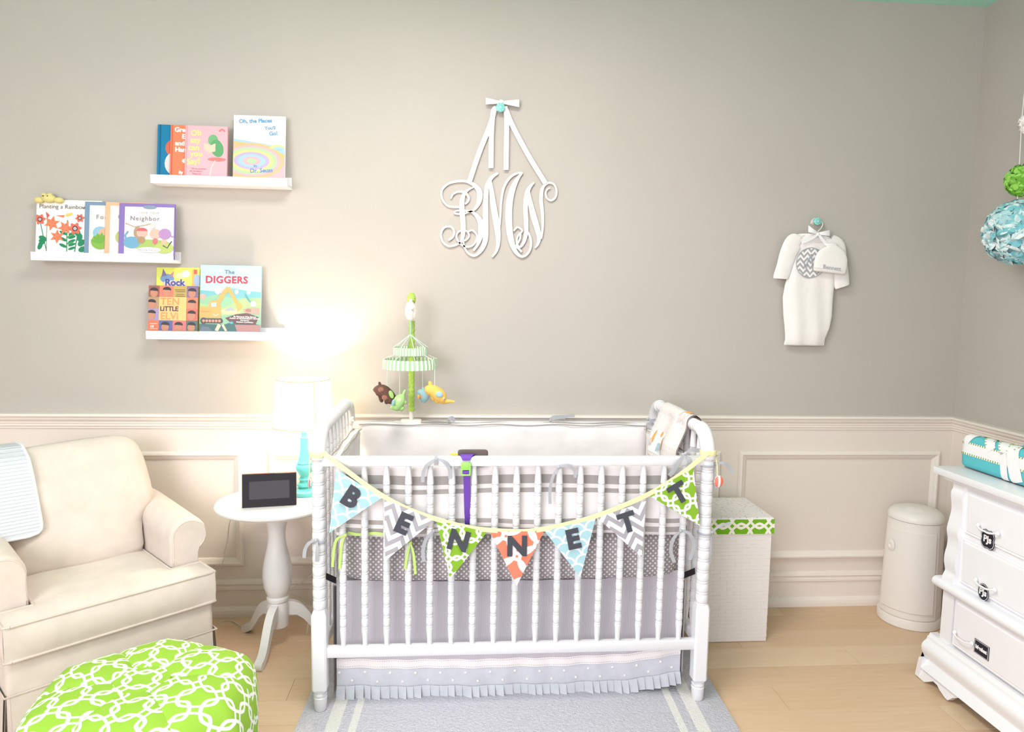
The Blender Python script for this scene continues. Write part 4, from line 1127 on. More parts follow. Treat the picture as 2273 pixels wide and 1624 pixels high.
def book(nm, lab, uL, uR, vT, L, yb, thick, col, draw, grp='picture books on the ledges', spine=None, dz=0.0, full=None):
    a, b_ = onY(uL, vT, yb + .018), onY(uR, vT, yb + .018); w_ = full or (b_.x - a.x); zb_ = L[3] + .0006 + thick * math.sin(TILT) + dz; h = (a.z - zb_) / math.cos(TILT)
    t = thing(nm, lab, 'book', (a.x + w_ / 2, yb, zb_), 0, grp); t.rotation_euler = (-TILT, 0, 0)
    hw = w_ / 2
    mb = MB().rbox((-hw, 0, 0), (hw, .0022, h), .0006, 1).rbox((-hw, thick - .0022, 0), (hw, thick, h), .0006, 1).rbox((-hw, 0, 0), (-hw + .0025, thick, h), .001, 1)
    obj('cover', mb, flat(col, .35), t)
    obj('pages', MB().box((-hw + .002, .0022, .002), (hw - .003, thick - .0022, h - .002)), flat((240, 234, 222), .8), t)
    cv = Cover(w_, h - .0215); draw(cv); zo = .0215
    if cv.items:
        cols = []; mb = MB()
        for k, (P, c) in enumerate(cv.items):
            if c not in cols: cols.append(c)
            y = -.00025 - .00006 * k; ar = sum(p[0] * q[1] - q[0] * p[1] for p, q in zip(P, P[1:] + P[:1]))
            if ar < 0: P = P[::-1]
            P = [(min(w_, max(0, p[0])), zo + min(h - zo, max(0, p[1]))) for p in P]
            b0 = len(mb.v)
            for p in P: mb.vert((p[0] - hw, y, p[1]))
            mb.face([b0 + i for i in range(len(P))], cols.index(c))
        obj('cover_picture', mb, [flat(tuple(q * .92 for q in c), .4) for c in cols], t)
    off = -.00025 - .00006 * (len(cv.items) + 2)
    for (txt, x, y, size, c, bold, rot, al, spc, shr) in cv.letters:
        hv = h - zo; vs, fs = text_geo(txt, size * hv, bold * hv * .75, 0, al, spc, shr); cr_, sr_ = math.cos(rot), math.sin(rot)
        obj('lettering', MB().add([(x * w_ - hw + q[0] * cr_ - q[1] * sr_, off, zo + y * hv + q[0] * sr_ + q[1] * cr_) for q in vs], fs), flat(c, .4), t)
    return t
W_, K_ = (248, 246, 244), (70, 64, 66)
def d_blue(c): c.tx('Th', .56, .88, .15, W_, .006).el(.42, .55, .22, .22, (232, 106, 78)).el(.45, .25, .26, .3, (228, 228, 232)).re(.05, .0, .09, 1, (0, 98, 150))
def d_orange(c):
    c.re(.03, 0, .06, 1, (226, 98, 66)); c.el(.62, .30, .33, .10, W_).el(.55, .35, .16, .09, (150, 180, 70), a1=PI)
    for t, x, y in (('Green', .10, .905), ('Eggs', .28, .775), ('and', .12, .64), ('Ham', .12, .515)): c.tx(t, x, y, .125, W_, .006)
    c.tx('By', .22, .07, .08, W_, .004).tx('D', .46, .07, .13, W_, .006)
def d_pink(c):
    c.re(.03, 0, .05, 1, (236, 154, 164))
    for t, x, y, r in (('Oh', .13, .84, .10), ('say', .12, .70, .06), ('can', .08, .56, .0), ('you', .13, .43, .06), ('Say?', .05, .27, .12)): c.tx(t, x, y, .155, (250, 236, 120), .005, r)
    c.el(.66, .72, .12, .14, (120, 190, 130)).el(.76, .56, .15, .22, (96, 176, 112), rot=.3).po([(.44, .66), (.62, .62), (.72, .66), (.72, .50), (.58, .47), (.46, .52)], (250, 214, 186)).el(.76, .34, .22, .05, (240, 130, 130))
    c.ln([(.72, .32), (.64, .18), (.60, .02)], .025, (250, 224, 214)).el(.87, .89, .075, .075, (240, 120, 134), a1=PI).el(.87, .89, .045, .045, (248, 176, 186), a1=PI)
    for t, x, y in (('"Oh my brothers.', .15, .145), ('Oh my sisters."', .12, .095), ('These are', .18, .045)): c.tx(t, x, y, .042, (150, 60, 72), .0)
def d_white(c):
    Cs = [(174, 214, 232), (250, 196, 130), (252, 240, 140), (246, 188, 196), (202, 184, 224), (190, 224, 170)]
    c.po([(0, .62), (.3, .585), (.6, .55), (.85, .52), (1, .44), (1, 0), (0, 0)], Cs[0]).po([(0, .58), (.3, .55), (.6, .52), (1, .38), (1, 0), (0, 0)], Cs[1]).po([(0, .53), (.3, .50), (.6, .47), (1, .32), (1, 0), (0, 0)], Cs[3])
    for k, (rx, ry) in enumerate(((.62, .36), (.56, .315), (.49, .27), (.42, .225), (.35, .18), (.27, .13), (.18, .085), (.09, .045))):
        c.el(.36, .27, min(rx, .36 if False else rx), ry, Cs[(k * 2 + 1 + k // 3) % 6], 36)
    c.el(.86, .47, .16, .09, Cs[2], a1=PI).el(.88, .46, .12, .065, Cs[0], a1=PI)
    c.tx('Oh, the Places', .10, .895, .088, (108, 158, 192), .005, .06).tx("You'll", .60, .80, .075, (108, 158, 192), .004, .05).tx('Go!', .69, .71, .085, (108, 158, 192), .005, .1)
    c.tx('By', .40, .185, .055, (110, 140, 196), .002, .1).tx('Dr. Seuss', .33, .105, .092, (110, 140, 196), .004, .06)
ux = 'books on the upper picture ledge'
book('picture_book', 'blue hardback picture book tucked behind the orange book', 347, 445, 274, LU, -.052, .011, (0, 122, 170), d_blue, full=.172)
book('picture_book', 'orange hardback picture book with white title behind pink book', 376, 475, 275, LU, -.065, .011, (248, 122, 82), d_orange, full=.172)
book('picture_book', 'pink hardback picture book with yellow hand-drawn title', 409, 503, 276, LU, -.079, .012, (246, 172, 182), d_pink)
book('picture_book', 'tall white picture book with pastel swirl and blue title', 516, 631, 252, LU, -.079, .014, (246, 246, 248), d_white)
def flower(c, x, y, r, col, n=6, cen=True, rot=0.0):
    P = []
    for k in range(n * 4):
        a = 2 * PI * k / (n * 4) + rot; rr = r * (1.0 if k % 4 in (0, 1) else .72); P.append((x + rr * math.cos(a), y + rr * math.sin(a) * c.w / c.h))
    c.po(P, col)
    if cen: c.el(x, y, r * .42, r * .42, (84, 40, 46)).el(x, y, r * .28, r * .28, (200, 196, 196))
def star(c, x, y, r, col, rot=0.0):
    P = []
    for k in range(12):
        a = 2 * PI * k / 12 + rot; rr = r if k % 2 == 0 else r * .48; P.append((x + rr * math.cos(a), y + rr * math.sin(a) * c.w / c.h))
    c.po(P, col)
def leaf(c, x, y, l, wd, rot, col): c.el(x + math.cos(rot) * l * .5, y + math.sin(rot) * l * .5 * c.w / c.h, l * .5, wd, col, 14, rot=rot)
def d_flower(c):
    Gd, Gm, T_ = (24, 148, 96), (82, 176, 104), (40, 146, 140)
    c.ln([(.06, .60), (.10, .38), (.17, .02)], .014, T_).ln([(.17, .66), (.165, .3), (.17, .02)], .012, (150, 170, 100)).ln([(.48, .62), (.475, .3), (.48, .02)], .018, Gm).ln([(.66, .45), (.62, .2), (.60, .02)], .016, Gd)
    for k in range(5): leaf(c, .48, .10 + .06 * k, .13, .025, .5 if k % 2 else 2.7, Gm if k % 2 else Gd); leaf(c, .50, .06 + .07 * k, .12, .022, .35, Gd)
    for k in range(4): leaf(c, .05, .05 + .08 * k, .12, .035, 1.2 - .5 * k, Gd); leaf(c, .66, .04 + .09 * k, .13, .045, .4 + .5 * k, Gd)
    for x, y, r in ((.06, .62, .088), (.60, .46, .10), (.67, .66, .07)): flower(c, x, y, r, (246, 114, 92))
    for x, y, r, q in ((.245, .55, .125, .3), (.45, .47, .12, .1), (.33, .30, .115, .5)):
        star(c, x, y, r, (250, 138, 96), q)
        for k in range(5): c.el(x + r * .4 * math.cos(k * 1.3), y + r * .4 * math.sin(k * 1.3) * c.w / c.h, .007, .007, (206, 78, 52), 8)
    c.po([(.15, .77), (.21, .70), (.17, .64)], (226, 96, 96)).po([(.30, .70), (.42, .66), (.44, .71)], (250, 138, 96)).po([(.46, .68), (.56, .72), (.55, .76), (.45, .73)], (248, 222, 90))
    c.tx('Planting a Rainbow', .045, .865, .112, (120, 112, 112), .0).tx('by', .70, .855, .06, (150, 144, 144))
def framed(col, inner, draw):
    def f(c):
        c.re(.10, .0, .985, .93, W_)
        for k in range(20): c.re(.125, .03 + .045 * k, .133, .05 + .045 * k, (208, 190, 190))
        for k in range(22): c.re(.15 + .037 * k, .90, .168 + .037 * k, .907, (220, 204, 204))
        draw(c)
    return f
def d_for(c):
    c.el(.33, .40, .15, .13, (150, 204, 232)).el(.40, .38, .10, .12, (236, 186, 150)).el(.33, .22, .18, .16, (140, 196, 70))
    for k in range(5): leaf(c, .36, .2, .22, .03, 1.1 + .45 * k, (120, 186, 60))
    c.tx('For', .24, .70, .12, (140, 136, 140), 0, 0, 'LEFT', 1.3)
def d_c(c): c.el(.34, .32, .12, .14, (196, 208, 110)).el(.36, .38, .06, .06, (170, 200, 220)).ln([(.30, .62), (.38, .50)], .02, (120, 90, 160)).tx('C', .26, .71, .13, (170, 150, 140))
def d_love(c):
    c.el(.55, .925, .12, .035, (140, 162, 190)).el(.58, .18, .38, .10, (176, 206, 100)).el(.82, .12, .17, .10, (196, 214, 110))
    c.el(.24, .22, .15, .11, (112, 178, 216)).ln([(.14, .26), (.12, .36), (.17, .44)], .03, (112, 178, 216)).el(.34, .42, .07, .11, (196, 158, 128)).ln([(.12, .60), (.28, .53), (.44, .56), (.58, .60)], .014, (206, 176, 136))
    c.el(.42, .41, .095, .085, (244, 190, 170)).el(.42, .45, .095, .06, (236, 100, 108), a1=PI).el(.41, .27, .07, .07, (190, 150, 110)).el(.66, .40, .10, .095, (246, 196, 176)).el(.66, .25, .045, .06, (228, 120, 128))
    c.el(.83, .40, .11, .10, (196, 146, 206)).ln([(.92, .40), (.96, .34), (.985, .36)], .02, (196, 146, 206)).el(.60, .55, .05, .05, (236, 226, 222)).el(.82, .24, .05, .05, (244, 192, 166)).ln([(.80, .17), (.88, .12), (.92, .2), (.96, .26)], .016, (64, 60, 66)).el(.55, .08, .22, .05, W_)
    c.tx('LOVE YOUR', .36, .81, .06, (180, 172, 186), 0, 0, 'LEFT', 1.25).tx('Neighbor', .20, .695, .125, (136, 128, 140), 0, 0, 'LEFT', 1.18).tx('Melody Carlson', .35, .075, .058, (136, 132, 132), 0, 0, 'LEFT', 1.1)
book('picture_book', 'white picture book with coral flowers on the middle ledge', 77, 226, 441, LM, -.052, .010, (246, 244, 240), d_flower, full=.272)
book('picture_book', 'slate blue picture book with white panel beside flower book', 185, 300, 446, LM, -.0622, .009, (118, 146, 176), framed(0, 0, d_for), full=.205)
book('picture_book', 'peach-spined picture book behind the purple one', 231, 350, 447, LM, -.0722, .009, (244, 180, 142), framed(0, 0, d_c), full=.205)
book('picture_book', 'purple-framed picture book with pastel children and animals', 262, 386, 449, LM, -.083, .010, (136, 110, 186), framed(0, 0, d_love), full=None)
def d_rock(c):
    c.el(.25, .82, .16, .11, (120, 156, 208)).po([(.12, .85), (.15, .98), (.24, .87)], (126, 112, 170)).po([(.30, .87), (.40, .94), (.38, .84)], (200, 130, 150)).el(.56, .87, .13, .08, (250, 232, 166)).el(.68, .90, .09, .08, W_).re(.82, .68, .95, .97, (250, 190, 90)).re(.86, .90, .93, .97, (228, 92, 84)).el(.42, .74, .28, .08, (248, 206, 186)).el(.94, .80, .08, .14, (170, 196, 236))
    c.tx('Rock', .20, .755, .145, (44, 78, 168), .007)
def d_elvi(c):
    cols = [(160, 92, 84), (244, 128, 100), (204, 172, 84), (140, 110, 160), (190, 150, 110), (248, 200, 110), (248, 200, 110), (240, 132, 96), (170, 150, 200), (248, 200, 110), (248, 200, 110), (238, 110, 96), (244, 120, 72), (92, 104, 170), (240, 120, 120), (74, 120, 116)]
    xs_ = [0, .22, .50, .77, 1.0]; ys_ = [1, .745, .49, .225, 0]
    for j in range(4):
        for i in range(4): c.re(xs_[i], ys_[j + 1], xs_[i + 1], ys_[j], cols[j * 4 + i])
    for (x, y) in ((.11, .86), (.37, .88), (.88, .86), (.07, .60), (.88, .60), (.07, .36), (.88, .36), (.35, .10), (.62, .10), (.88, .10)):
        c.el(x, y - .03, .075, .085, (214, 140, 108)); c.el(x, y + .03, .085, .06, (52, 34, 40), a1=PI, a0=-.2)
    c.re(.22, .225, .77, .745, (250, 206, 118))
    for k in range(3): c.re(.30, .90 - .05 * k, .0 + .70, .912 - .05 * k, (120, 84, 40)) if False else None
    c.tx('by Larry L. Manes', .525, .90, .045, K_).tx('& Betty Groves', .53, .86, .045, K_).tx('illustrated by', .56, .80, .036, K_) if False else c.re(.53, .905, .74, .915, (110, 84, 50)).re(.55, .865, .74, .875, (110, 84, 50)).re(.56, .805, .72, .813, (110, 84, 50)).re(.55, .765, .74, .775, (110, 84, 50))
    c.tx('TEN', .245, .64, .215, (244, 142, 82), .006, 0, 'LEFT', 1.05).tx('LiTTLE', .24, .48, .145, (92, 44, 84), .006, 0, 'LEFT', .93).tx('ELVi', .25, .315, .215, (244, 142, 82), .006, 0, 'LEFT', 1.0)
    c.tx('10', .05, .085, .075, W_, .003).re(.04, .14, .19, .155, (250, 220, 200)).re(.04, .03, .2, .042, (250, 220, 200))
def d_dig(c):
    c.po([(0, .62), (.25, .60), (.5, .66), (.75, .62), (1, .60), (1, 0), (0, 0)], (120, 196, 204)).po([(0, .50), (.3, .56), (.55, .50), (1, .52), (1, 0), (0, 0)], (150, 206, 164)).po([(0, .42), (.4, .36), (.7, .50), (1, .50), (1, .3), (0, .2)], (178, 216, 140)).el(.50, .30, .17, .05, (250, 214, 160)).po([(.40, .31), (.50, .38), (.60, .31)], (180, 186, 190))
    for x, y, s_ in ((.71, .92, .08), (.33, .92, .04), (.10, .73, .06), (.40, .69, .035)): c.el(x, y, s_, s_ * .45, W_).el(x - s_ * .3, y + .012, s_ * .5, s_ * .5, W_)
    c.el(.29, .62, .05, .07, W_).el(.38, .60, .05, .05, (214, 206, 206)).el(.60, .60, .03, .04, W_).el(.80, .60, .03, .04, W_).el(.05, .52, .05, .05, (226, 178, 164))
    c.po([(0, 0), (0, .11), (.4, .10), (.6, .16), (1, .10), (1, 0)], (66, 112, 114)).ln([(.28, .0), (.33, .10)], .06, (232, 214, 180)).ln([(.44, .0), (.38, .10)], .04, (232, 214, 180)).po([(.0, 0), (.05, .07), (.15, .06), (.22, 0)], (110, 124, 140))
    c.po([(.42, .20), (.60, .26), (.78, .28), (.97, .22), (.92, .10), (.62, .11), (.50, .14)], (112, 78, 78)).po([(.58, .10), (1, .10), (1, .0), (.62, .0)], (196, 136, 132)).po([(.70, .33), (.82, .36), (.98, .36), (.98, .26), (.75, .28)], (206, 160, 146)).el(.80, .32, .05, .03, (176, 126, 110))
    OG = (250, 178, 92)
    c.ln([(.30, .43), (.38, .56), (.47, .66)], .075, OG).ln([(.46, .665), (.53, .55), (.60, .44)], .06, OG).po([(.56, .44), (.66, .44), (.71, .38), (.62, .29), (.61, .38)], OG).po([(0, .37), (.15, .37), (.17, .46), (.30, .46), (.35, .38), (.35, .20), (0, .20)], OG).re(.19, .37, .27, .43, (190, 226, 236)).ln([(.22, .255), (.27, .235), (.31, .26)], .012, W_).re(.02, .29, .2, .30, (236, 140, 80))
    c.el(.07, .155, .055, .055, (86, 78, 84)).re(.06, .118, .34, .192, (86, 78, 84)).el(.34, .155, .045, .045, (86, 78, 84))
    for k in range(6): c.el(.07 + .052 * k, .155, .022, .022, (248, 158, 120), 12)
    c.ln([(.74, .56), (.80, .48), (.86, .42)], .025, (90, 170, 190)).el(.88, .42, .05, .05, W_).el(.53, .13, .03, .02, (90, 190, 200))
    c.tx('The', .40, .895, .085, (124, 128, 138), .003, 0, 'LEFT', 1.1).tx('DIGGERS', .085, .775, .148, (206, 44, 72), .006, 0, 'LEFT', 1.06)
    for k, t in enumerate(('By Margaret Wise Brown', 'Author of GOODNIGHT MOON', 'Illustrated by', 'Antoine Corbineau')): c.tx(t, .745, .222 - .027 * k, .032 if k != 2 else .024, W_, .0008, -.02, 'CENTER')
book('picture_book', 'yellow-green paperback with blue title, standing behind grid-cover book', 343, 440, 592, LL, -.048, .008, (214, 222, 80), d_rock)
book('picture_book', 'paperback with grid of dark-haired faces and yellow title panel', 328, 438, 633, LL, -.066, .008, (204, 150, 120), d_elvi)
book('picture_book', 'light blue picture book with orange digger on lowest ledge', 441, 577, 587, LL, -.080, .012, (176, 222, 232), d_dig)
# ------------------------------------------------------------------ plush frog peeking over the flower book
fc = onY(110, 440, -.024); fz = onY(110, 447, -.024).z
fg = thing('plush_frog', 'small pale yellow plush frog lying on top of flower book', 'soft toy', (fc.x, -.030, fz - .004))
YP_ = plain('pale_yellow_plush', (222, 208, 132), .97, 400, .5, .001, .08)
obj('body', MB().ball((.0, .0, .016), (.030, .020, .019), 0, 18, 10), YP_, fg, True)
for x, z, rx, rz in ((-.040, .008, .020, .014), (.042, .009, .021, .013)): obj('arm', MB().ball((x, -.002, z), (rx, .014, rz), 0, 14, 8), YP_, fg, True)
for x in (-.014, .004): obj('eye', MB().ball((x, -.017, .024), .0028, 0, 8, 6), M['black'], fg, True)
for x in (-.016, .008): obj('brow', MB().ball((x, -.006, .031), (.011, .010, .008), 0, 10, 6), YP_, fg, True)

# ================================================================== MONOGRAM with ribbon
ZS = 1249 / 300.0
YW = -.012
mo_ = onY(1112, 480, YW)
mn = thing('wall_monogram', 'white wooden script initials hanging from white ribbon on taupe wall', 'wall decor', (mo_.x, 0, mo_.z))
def zp(x, y, yy): q = onY(960 + x / ZS, 200 + y / ZS, yy); return Vector((q.x - mo_.x, yy, q.z - mo_.z))
def script_letter(strokes, nm, lab, k0):
    mb = MB()
    for k, st in enumerate(strokes):
        P = catmull([Vector(q) for q in st], 6); y0, y1 = -.004, -.0125 - .0003 * ((k + k0) % 7); b = len(mb.v); n = len(P)
        for i in range(n):
            t = P[min(i + 1, n - 1)] - P[max(i - 1, 0)]; t = Vector((t.x, t.y, 0)).normalized(); nr = Vector((-t.y, t.x, 0)); wd = max(8, P[i].z) / 2 * .92
            for sg, yy in ((1, y0), (1, y1), (-1, y1), (-1, y0)):
                p = Vector((P[i].x, P[i].y, 0)) + nr * wd * sg; mb.vert(zp(p.x, p.y, yy))
        for i in range(n - 1):
            for q in range(4): q2 = (q + 1) % 4; mb.face((b + i * 4 + q, b + (i + 1) * 4 + q, b + (i + 1) * 4 + q2, b + i * 4 + q2))
        mb.face((b, b + 1, b + 2, b + 3)); e_ = b + (n - 1) * 4; mb.face((e_ + 3, e_ + 2, e_ + 1, e_))
    obj(nm, mb, M['mono'], mn, True, 30, label=lab)
Bs = [[(250, 1082, 20), (150, 1072, 20), (92, 1010, 20), (86, 930, 20), (140, 868, 22), (230, 842, 24), (320, 845, 26), (390, 880, 40), (432, 935, 56), (436, 1000, 54), (418, 1060, 38), (380, 1108, 22), (330, 1128, 18), (280, 1142, 18), (215, 1140, 18), (204, 1124, 16), (235, 1112, 18), (300, 1113, 20), (370, 1128, 26), (420, 1175, 46), (448, 1240, 60), (448, 1320, 56), (425, 1410, 34), (380, 1482, 20)],
      [(170, 1002, 16), (190, 962, 18), (240, 938, 20), (300, 948, 24), (334, 990, 24), (326, 1030, 20), (300, 1052, 16)],
      [(382, 895, 14), (330, 920, 22), (292, 960, 36), (274, 1020, 48), (272, 1100, 52), (280, 1200, 52), (284, 1290, 48), (276, 1370, 34), (262, 1400, 24)],
      [(148, 1386, 20), (188, 1356, 20), (200, 1310, 20), (175, 1264, 20), (115, 1266, 20), (80, 1320, 20), (92, 1396, 20), (150, 1440, 20), (215, 1430, 20), (270, 1400, 20), (320, 1375, 18), (338, 1338, 18), (312, 1300, 18), (255, 1300, 18), (222, 1340, 18), (238, 1396, 18), (290, 1440, 18), (350, 1444, 18), (398, 1404, 18), (410, 1340, 18), (372, 1296, 18), (330, 1306, 16)]]
Ms = [[(606, 766, 22), (548, 806, 36), (508, 880, 44), (492, 1000, 50), (490, 1150, 54), (492, 1300, 54), (484, 1400, 50), (448, 1480, 38), (390, 1528, 24), (330, 1506, 20), (296, 1450, 18), (285, 1400, 18)],
      [(536, 830, 18), (546, 930, 44), (562, 1060, 58), (586, 1200, 62), (604, 1320, 56), (606, 1420, 38), (588, 1490, 26), (552, 1540, 16)],
      [(618, 1270, 20), (628, 1150, 20), (636, 1020, 22), (660, 900, 24), (710, 815, 24), (770, 772, 22), (830, 764, 18)],
      [(832, 762, 16), (790, 812, 34), (745, 900, 56), (714, 1020, 66), (704, 1150, 68), (710, 1280, 64), (730, 1400, 56), (768, 1490, 40), (820, 1536, 24), (870, 1520, 22), (905, 1460, 24), (908, 1385, 24), (886, 1320, 22), (850, 1290, 18)]]
Ns = [[(940, 852, 14), (896, 900, 36), (868, 980, 46), (860, 1100, 46), (866, 1220, 44), (866, 1310, 40), (846, 1400, 30), (806, 1450, 20), (780, 1410, 18), (788, 1350, 18), (822, 1312, 18), (826, 1290, 18), (786, 1266, 18), (750, 1300, 18)],
      [(815, 1330, 18), (806, 1380, 20), (775, 1440, 20), (795, 1462, 20), (826, 1494, 20)],
      [(890, 925, 18), (900, 1020, 44), (930, 1150, 58), (968, 1280, 56), (984, 1360, 42), (974, 1420, 28), (948, 1456, 14)],
      [(1004, 1372, 22), (1018, 1270, 24), (1016, 1140, 32), (1004, 1030, 38), (1008, 940, 36), (1030, 884, 26), (1076, 856, 20), (1124, 872, 20), (1146, 930, 20), (1136, 990, 20), (1098, 1018, 20), (1058, 998, 18), (1046, 950, 18), (1062, 916, 16), (1088, 904, 14)]]
script_letter(Bs, 'script_letter', 'curling script letter B', 0); script_letter(Ms, 'script_letter', 'tall script letter M', 3); script_letter(Ns, 'script_letter', 'script letter N with curled end', 5)
def wall_ribbon(pts, wd, y=-.014, mats=None, parent=None, nm='ribbon', o0=None):
    P = catmull([zp(a, b_, y - .0012 * i) for i, (a, b_) in enumerate(pts)], 4); wv = [(P[min(i + 1, len(P) - 1)] - P[max(i - 1, 0)]).cross(Vector((0, -1, 0))).normalized() for i in range(len(P))]
    obj(nm, MB().ribbon(P, wd * .000502, wv, thick=.0012), M['whiteribbon'], mn, True, 40)
wall_ribbon([(575, 180), (530, 330), (430, 580), (340, 850)], 44, -.013, nm='hanging_ribbon'); wall_ribbon([(680, 180), (740, 330), (890, 610), (1045, 862)], 44, -.013, nm='hanging_ribbon')
wall_ribbon([(590, 165), (562, 200), (545, 400), (540, 720)], 44, -.018, nm='ribbon_tail'); wall_ribbon([(668, 150), (686, 250), (684, 450), (680, 735)], 44, -.018, nm='ribbon_tail')
def bow_loop(tip, root, w0, w1, nm, P_, f, depth=.022):
    mb = MB()
    def fn(u, v):
        a = u * 2 * PI; k = .5 - .5 * math.cos(a)   # 0 at the root, 1 at the tip
        x = root[0] + (tip[0] - root[0]) * k; y = root[1] + (tip[1] - root[1]) * k; hw = (w0 + (w1 - w0) * k) * (v - .5)
        p = f(x, y + hw, -.014 - depth * .5 - depth * .5 * math.sin(a)); return p
    mb.grid(fn, 28, 3); obj(nm, mb, M['whiteribbon'], P_, True, 60)
bow_loop((492, 100), (620, 112), 26, 62, 'bow_loop', mn, zp); bow_loop((805, 122), (650, 112), 26, 72, 'bow_loop', mn, zp)
obj('bow_knot', MB().ball(zp(636, 108, -.028), (.012, .010, .010), 0, 12, 8), M['whiteribbon'], mn, True)
def knob(lab, u, v, r, ydep):
    c = onY(u, v, -ydep); t = thing('wall_hook', lab, 'hook', (c.x, 0, c.z), 0, 'turquoise dotted wall hooks')
    rt = lambda p: Vector((p.x, -p.z, p.y))
    obj('stem', MB().lathe([(.012, .0), (.008, .004), (.006, .012), (.006, ydep - .008)], 16).xform(rt), M['plasticwhite'], t, True)
    k_ = obj('knob_face', MB().lathe([(.006, ydep - .012), (r * .8, ydep - .010), (r, ydep - .004), (r * .96, ydep + .001), (r * .6, ydep + .005), (0, ydep + .006)], 28, cap=False).xform(rt), plain('turquoise_ceramic', (120, 206, 200), .25), t, True)
    dm = MB()
    for i in range(8): a = 2 * PI * i / 8; dm.ball((r * .74 * math.cos(a), -ydep - .003, r * .74 * math.sin(a)), (.0022, .0012, .0022), 0, 8, 4)
    dm.ball((0, -ydep - .0055, 0), (.0030, .0014, .0030), 0, 8, 4)
    obj('dots', dm, flat((246, 236, 222)), k_, True)
knob('round turquoise hook under the white bow of the monogram', 1111, 238, .0205, .040)
knob('round turquoise hook holding the hanger of the baby gown', 1815, 491, .0185, .040)

# ================================================================== BABY GOWN on a hanger
GZ = 1153 / 220.0
go = onY(1795, 640, -.04)
def gp(x, y, yy): q = onY(1690 + x / GZ, 470 + y / GZ, yy); return Vector((q.x - go.x, yy, q.z - go.z))
hg = thing('clothes_hanger', 'cream wire hanger with white bow hung above the baby gown', 'hanger', (go.x, 0, go.z))
obj('hook', MB().sweep(catmull([gp(575, 138, -.034), gp(590, 100, -.030), gp(625, 78, -.028), gp(680, 92, -.028), gp(712, 140, -.030), gp(695, 190, -.034), gp(660, 228, -.036), gp(655, 275, -.036)], 6), .0026, 8), M['plasticwhite'], hg, True)
obj('shoulder_bar', MB().sweep(catmull([gp(420, 350, -.030), gp(520, 310, -.030), gp(655, 272, -.030), gp(780, 315, -.030), gp(850, 365, -.030)], 5), .004, 8), M['plasticwhite'], hg, True)
bow_loop((545, 195), (650, 245), 30, 80, 'bow_loop', hg, lambda x, y, yy: gp(x, y, yy - .030)); bow_loop((800, 245), (668, 252), 26, 72, 'bow_loop', hg, lambda x, y, yy: gp(x, y, yy - .030))
for pts in ([(655, 262), (600, 300), (530, 330), (465, 345)], [(668, 262), (700, 310), (740, 360), (758, 385)]):
    P = catmull([gp(a, b_, -.066) for a, b_ in pts], 4); wv = [(P[min(i + 1, len(P) - 1)] - P[max(i - 1, 0)]).cross(Vector((0, -1, 0))).normalized() for i in range(len(P))]
    obj('bow_tail', MB().ribbon(P, [.010 + .010 * i / len(P) for i in range(len(P))], wv), M['whiteribbon'], hg, True)
obj('bow_knot', MB().ball(gp(660, 258, -.062), (.008, .008, .008), 0, 10, 8), M['whiteribbon'], hg, True)
gw = thing('baby_gown', 'white long-sleeved baby gown with grey monogram circle hanging on wall', 'baby clothes', (go.x, 0, go.z))
gr = [(1552, 280, 738), (1535, 276, 742), (1480, 290, 752), (1420, 284, 770), (1340, 272, 792), (1200, 258, 816), (1000, 262, 840), (850, 278, 848), (740, 305, 850), (620, 345, 862), (500, 372, 880), (420, 372, 890), (350, 368, 860), (310, 372, 820), (280, 385, 780), (262, 405, 745), (252, 440, 700)]
rows = []
for i, (y, xl, xr) in enumerate(gr):
    a, b_ = gp(xl, y, -.035), gp(xr, y, -.035); t = .020 * min(1, .35 + i * .25) * (1 if y > 360 else .75)
    rows.append((a.z, a.x, b_.x, t, -.030))
def wrk(p): x, y, z = p; return Vector((x + .003 * math.sin(z * 30), y - (.004 * math.sin(x * 70 + z * 8) * (1 if y < -.03 else 0)), z - .012 * math.sin((x - .0) * 6) * 0))
bd = obj('body', MB().rows(rows, 44, 2.6, 0, wrk), M['knit'], gw, True, 70)
def sleeve(pts, nm='sleeve'):
    P = catmull([gp(a, b_, yy) for a, b_, w_, yy in pts], 5); R_ = [q.x for q in catmull([Vector((w_ * .00050 * .9, 0, 0)) for a, b_, w_, yy in pts], 5)]
    mb = MB(); n = len(P); b = 0; sg_ = 16
    for i in range(n):
        t = (P[min(i + 1, n - 1)] - P[max(i - 1, 0)]).normalized(); wv = t.cross(Vector((0, -1, 0))).normalized()
        for k in range(sg_):
            a = 2 * PI * k / sg_; mb.vert(P[i] + wv * R_[i] * math.cos(a) + Vector((0, .012 * math.sin(a), 0)))
    for i in range(n - 1):
        for k in range(sg_): k2 = (k + 1) % sg_; mb.face((i * sg_ + k, i * sg_ + k2, (i + 1) * sg_ + k2, (i + 1) * sg_ + k))
    mb.face(list(range(sg_))[::-1]); mb.face([(n - 1) * sg_ + k for k in range(sg_)])
    obj(nm, mb, M['knit'], gw, True, 60)
sleeve([(450, 318, 48, -.036), (385, 352, 96, -.038), (320, 480, 96, -.040), (270, 640, 88, -.040), (232, 745, 84, -.040), (226, 778, 80, -.040)])
sleeve([(800, 320, 60, -.036), (870, 400, 96, -.036), (900, 560, 90, -.036), (925, 740, 88, -.036), (938, 850, 84, -.036), (942, 872, 78, -.036)])
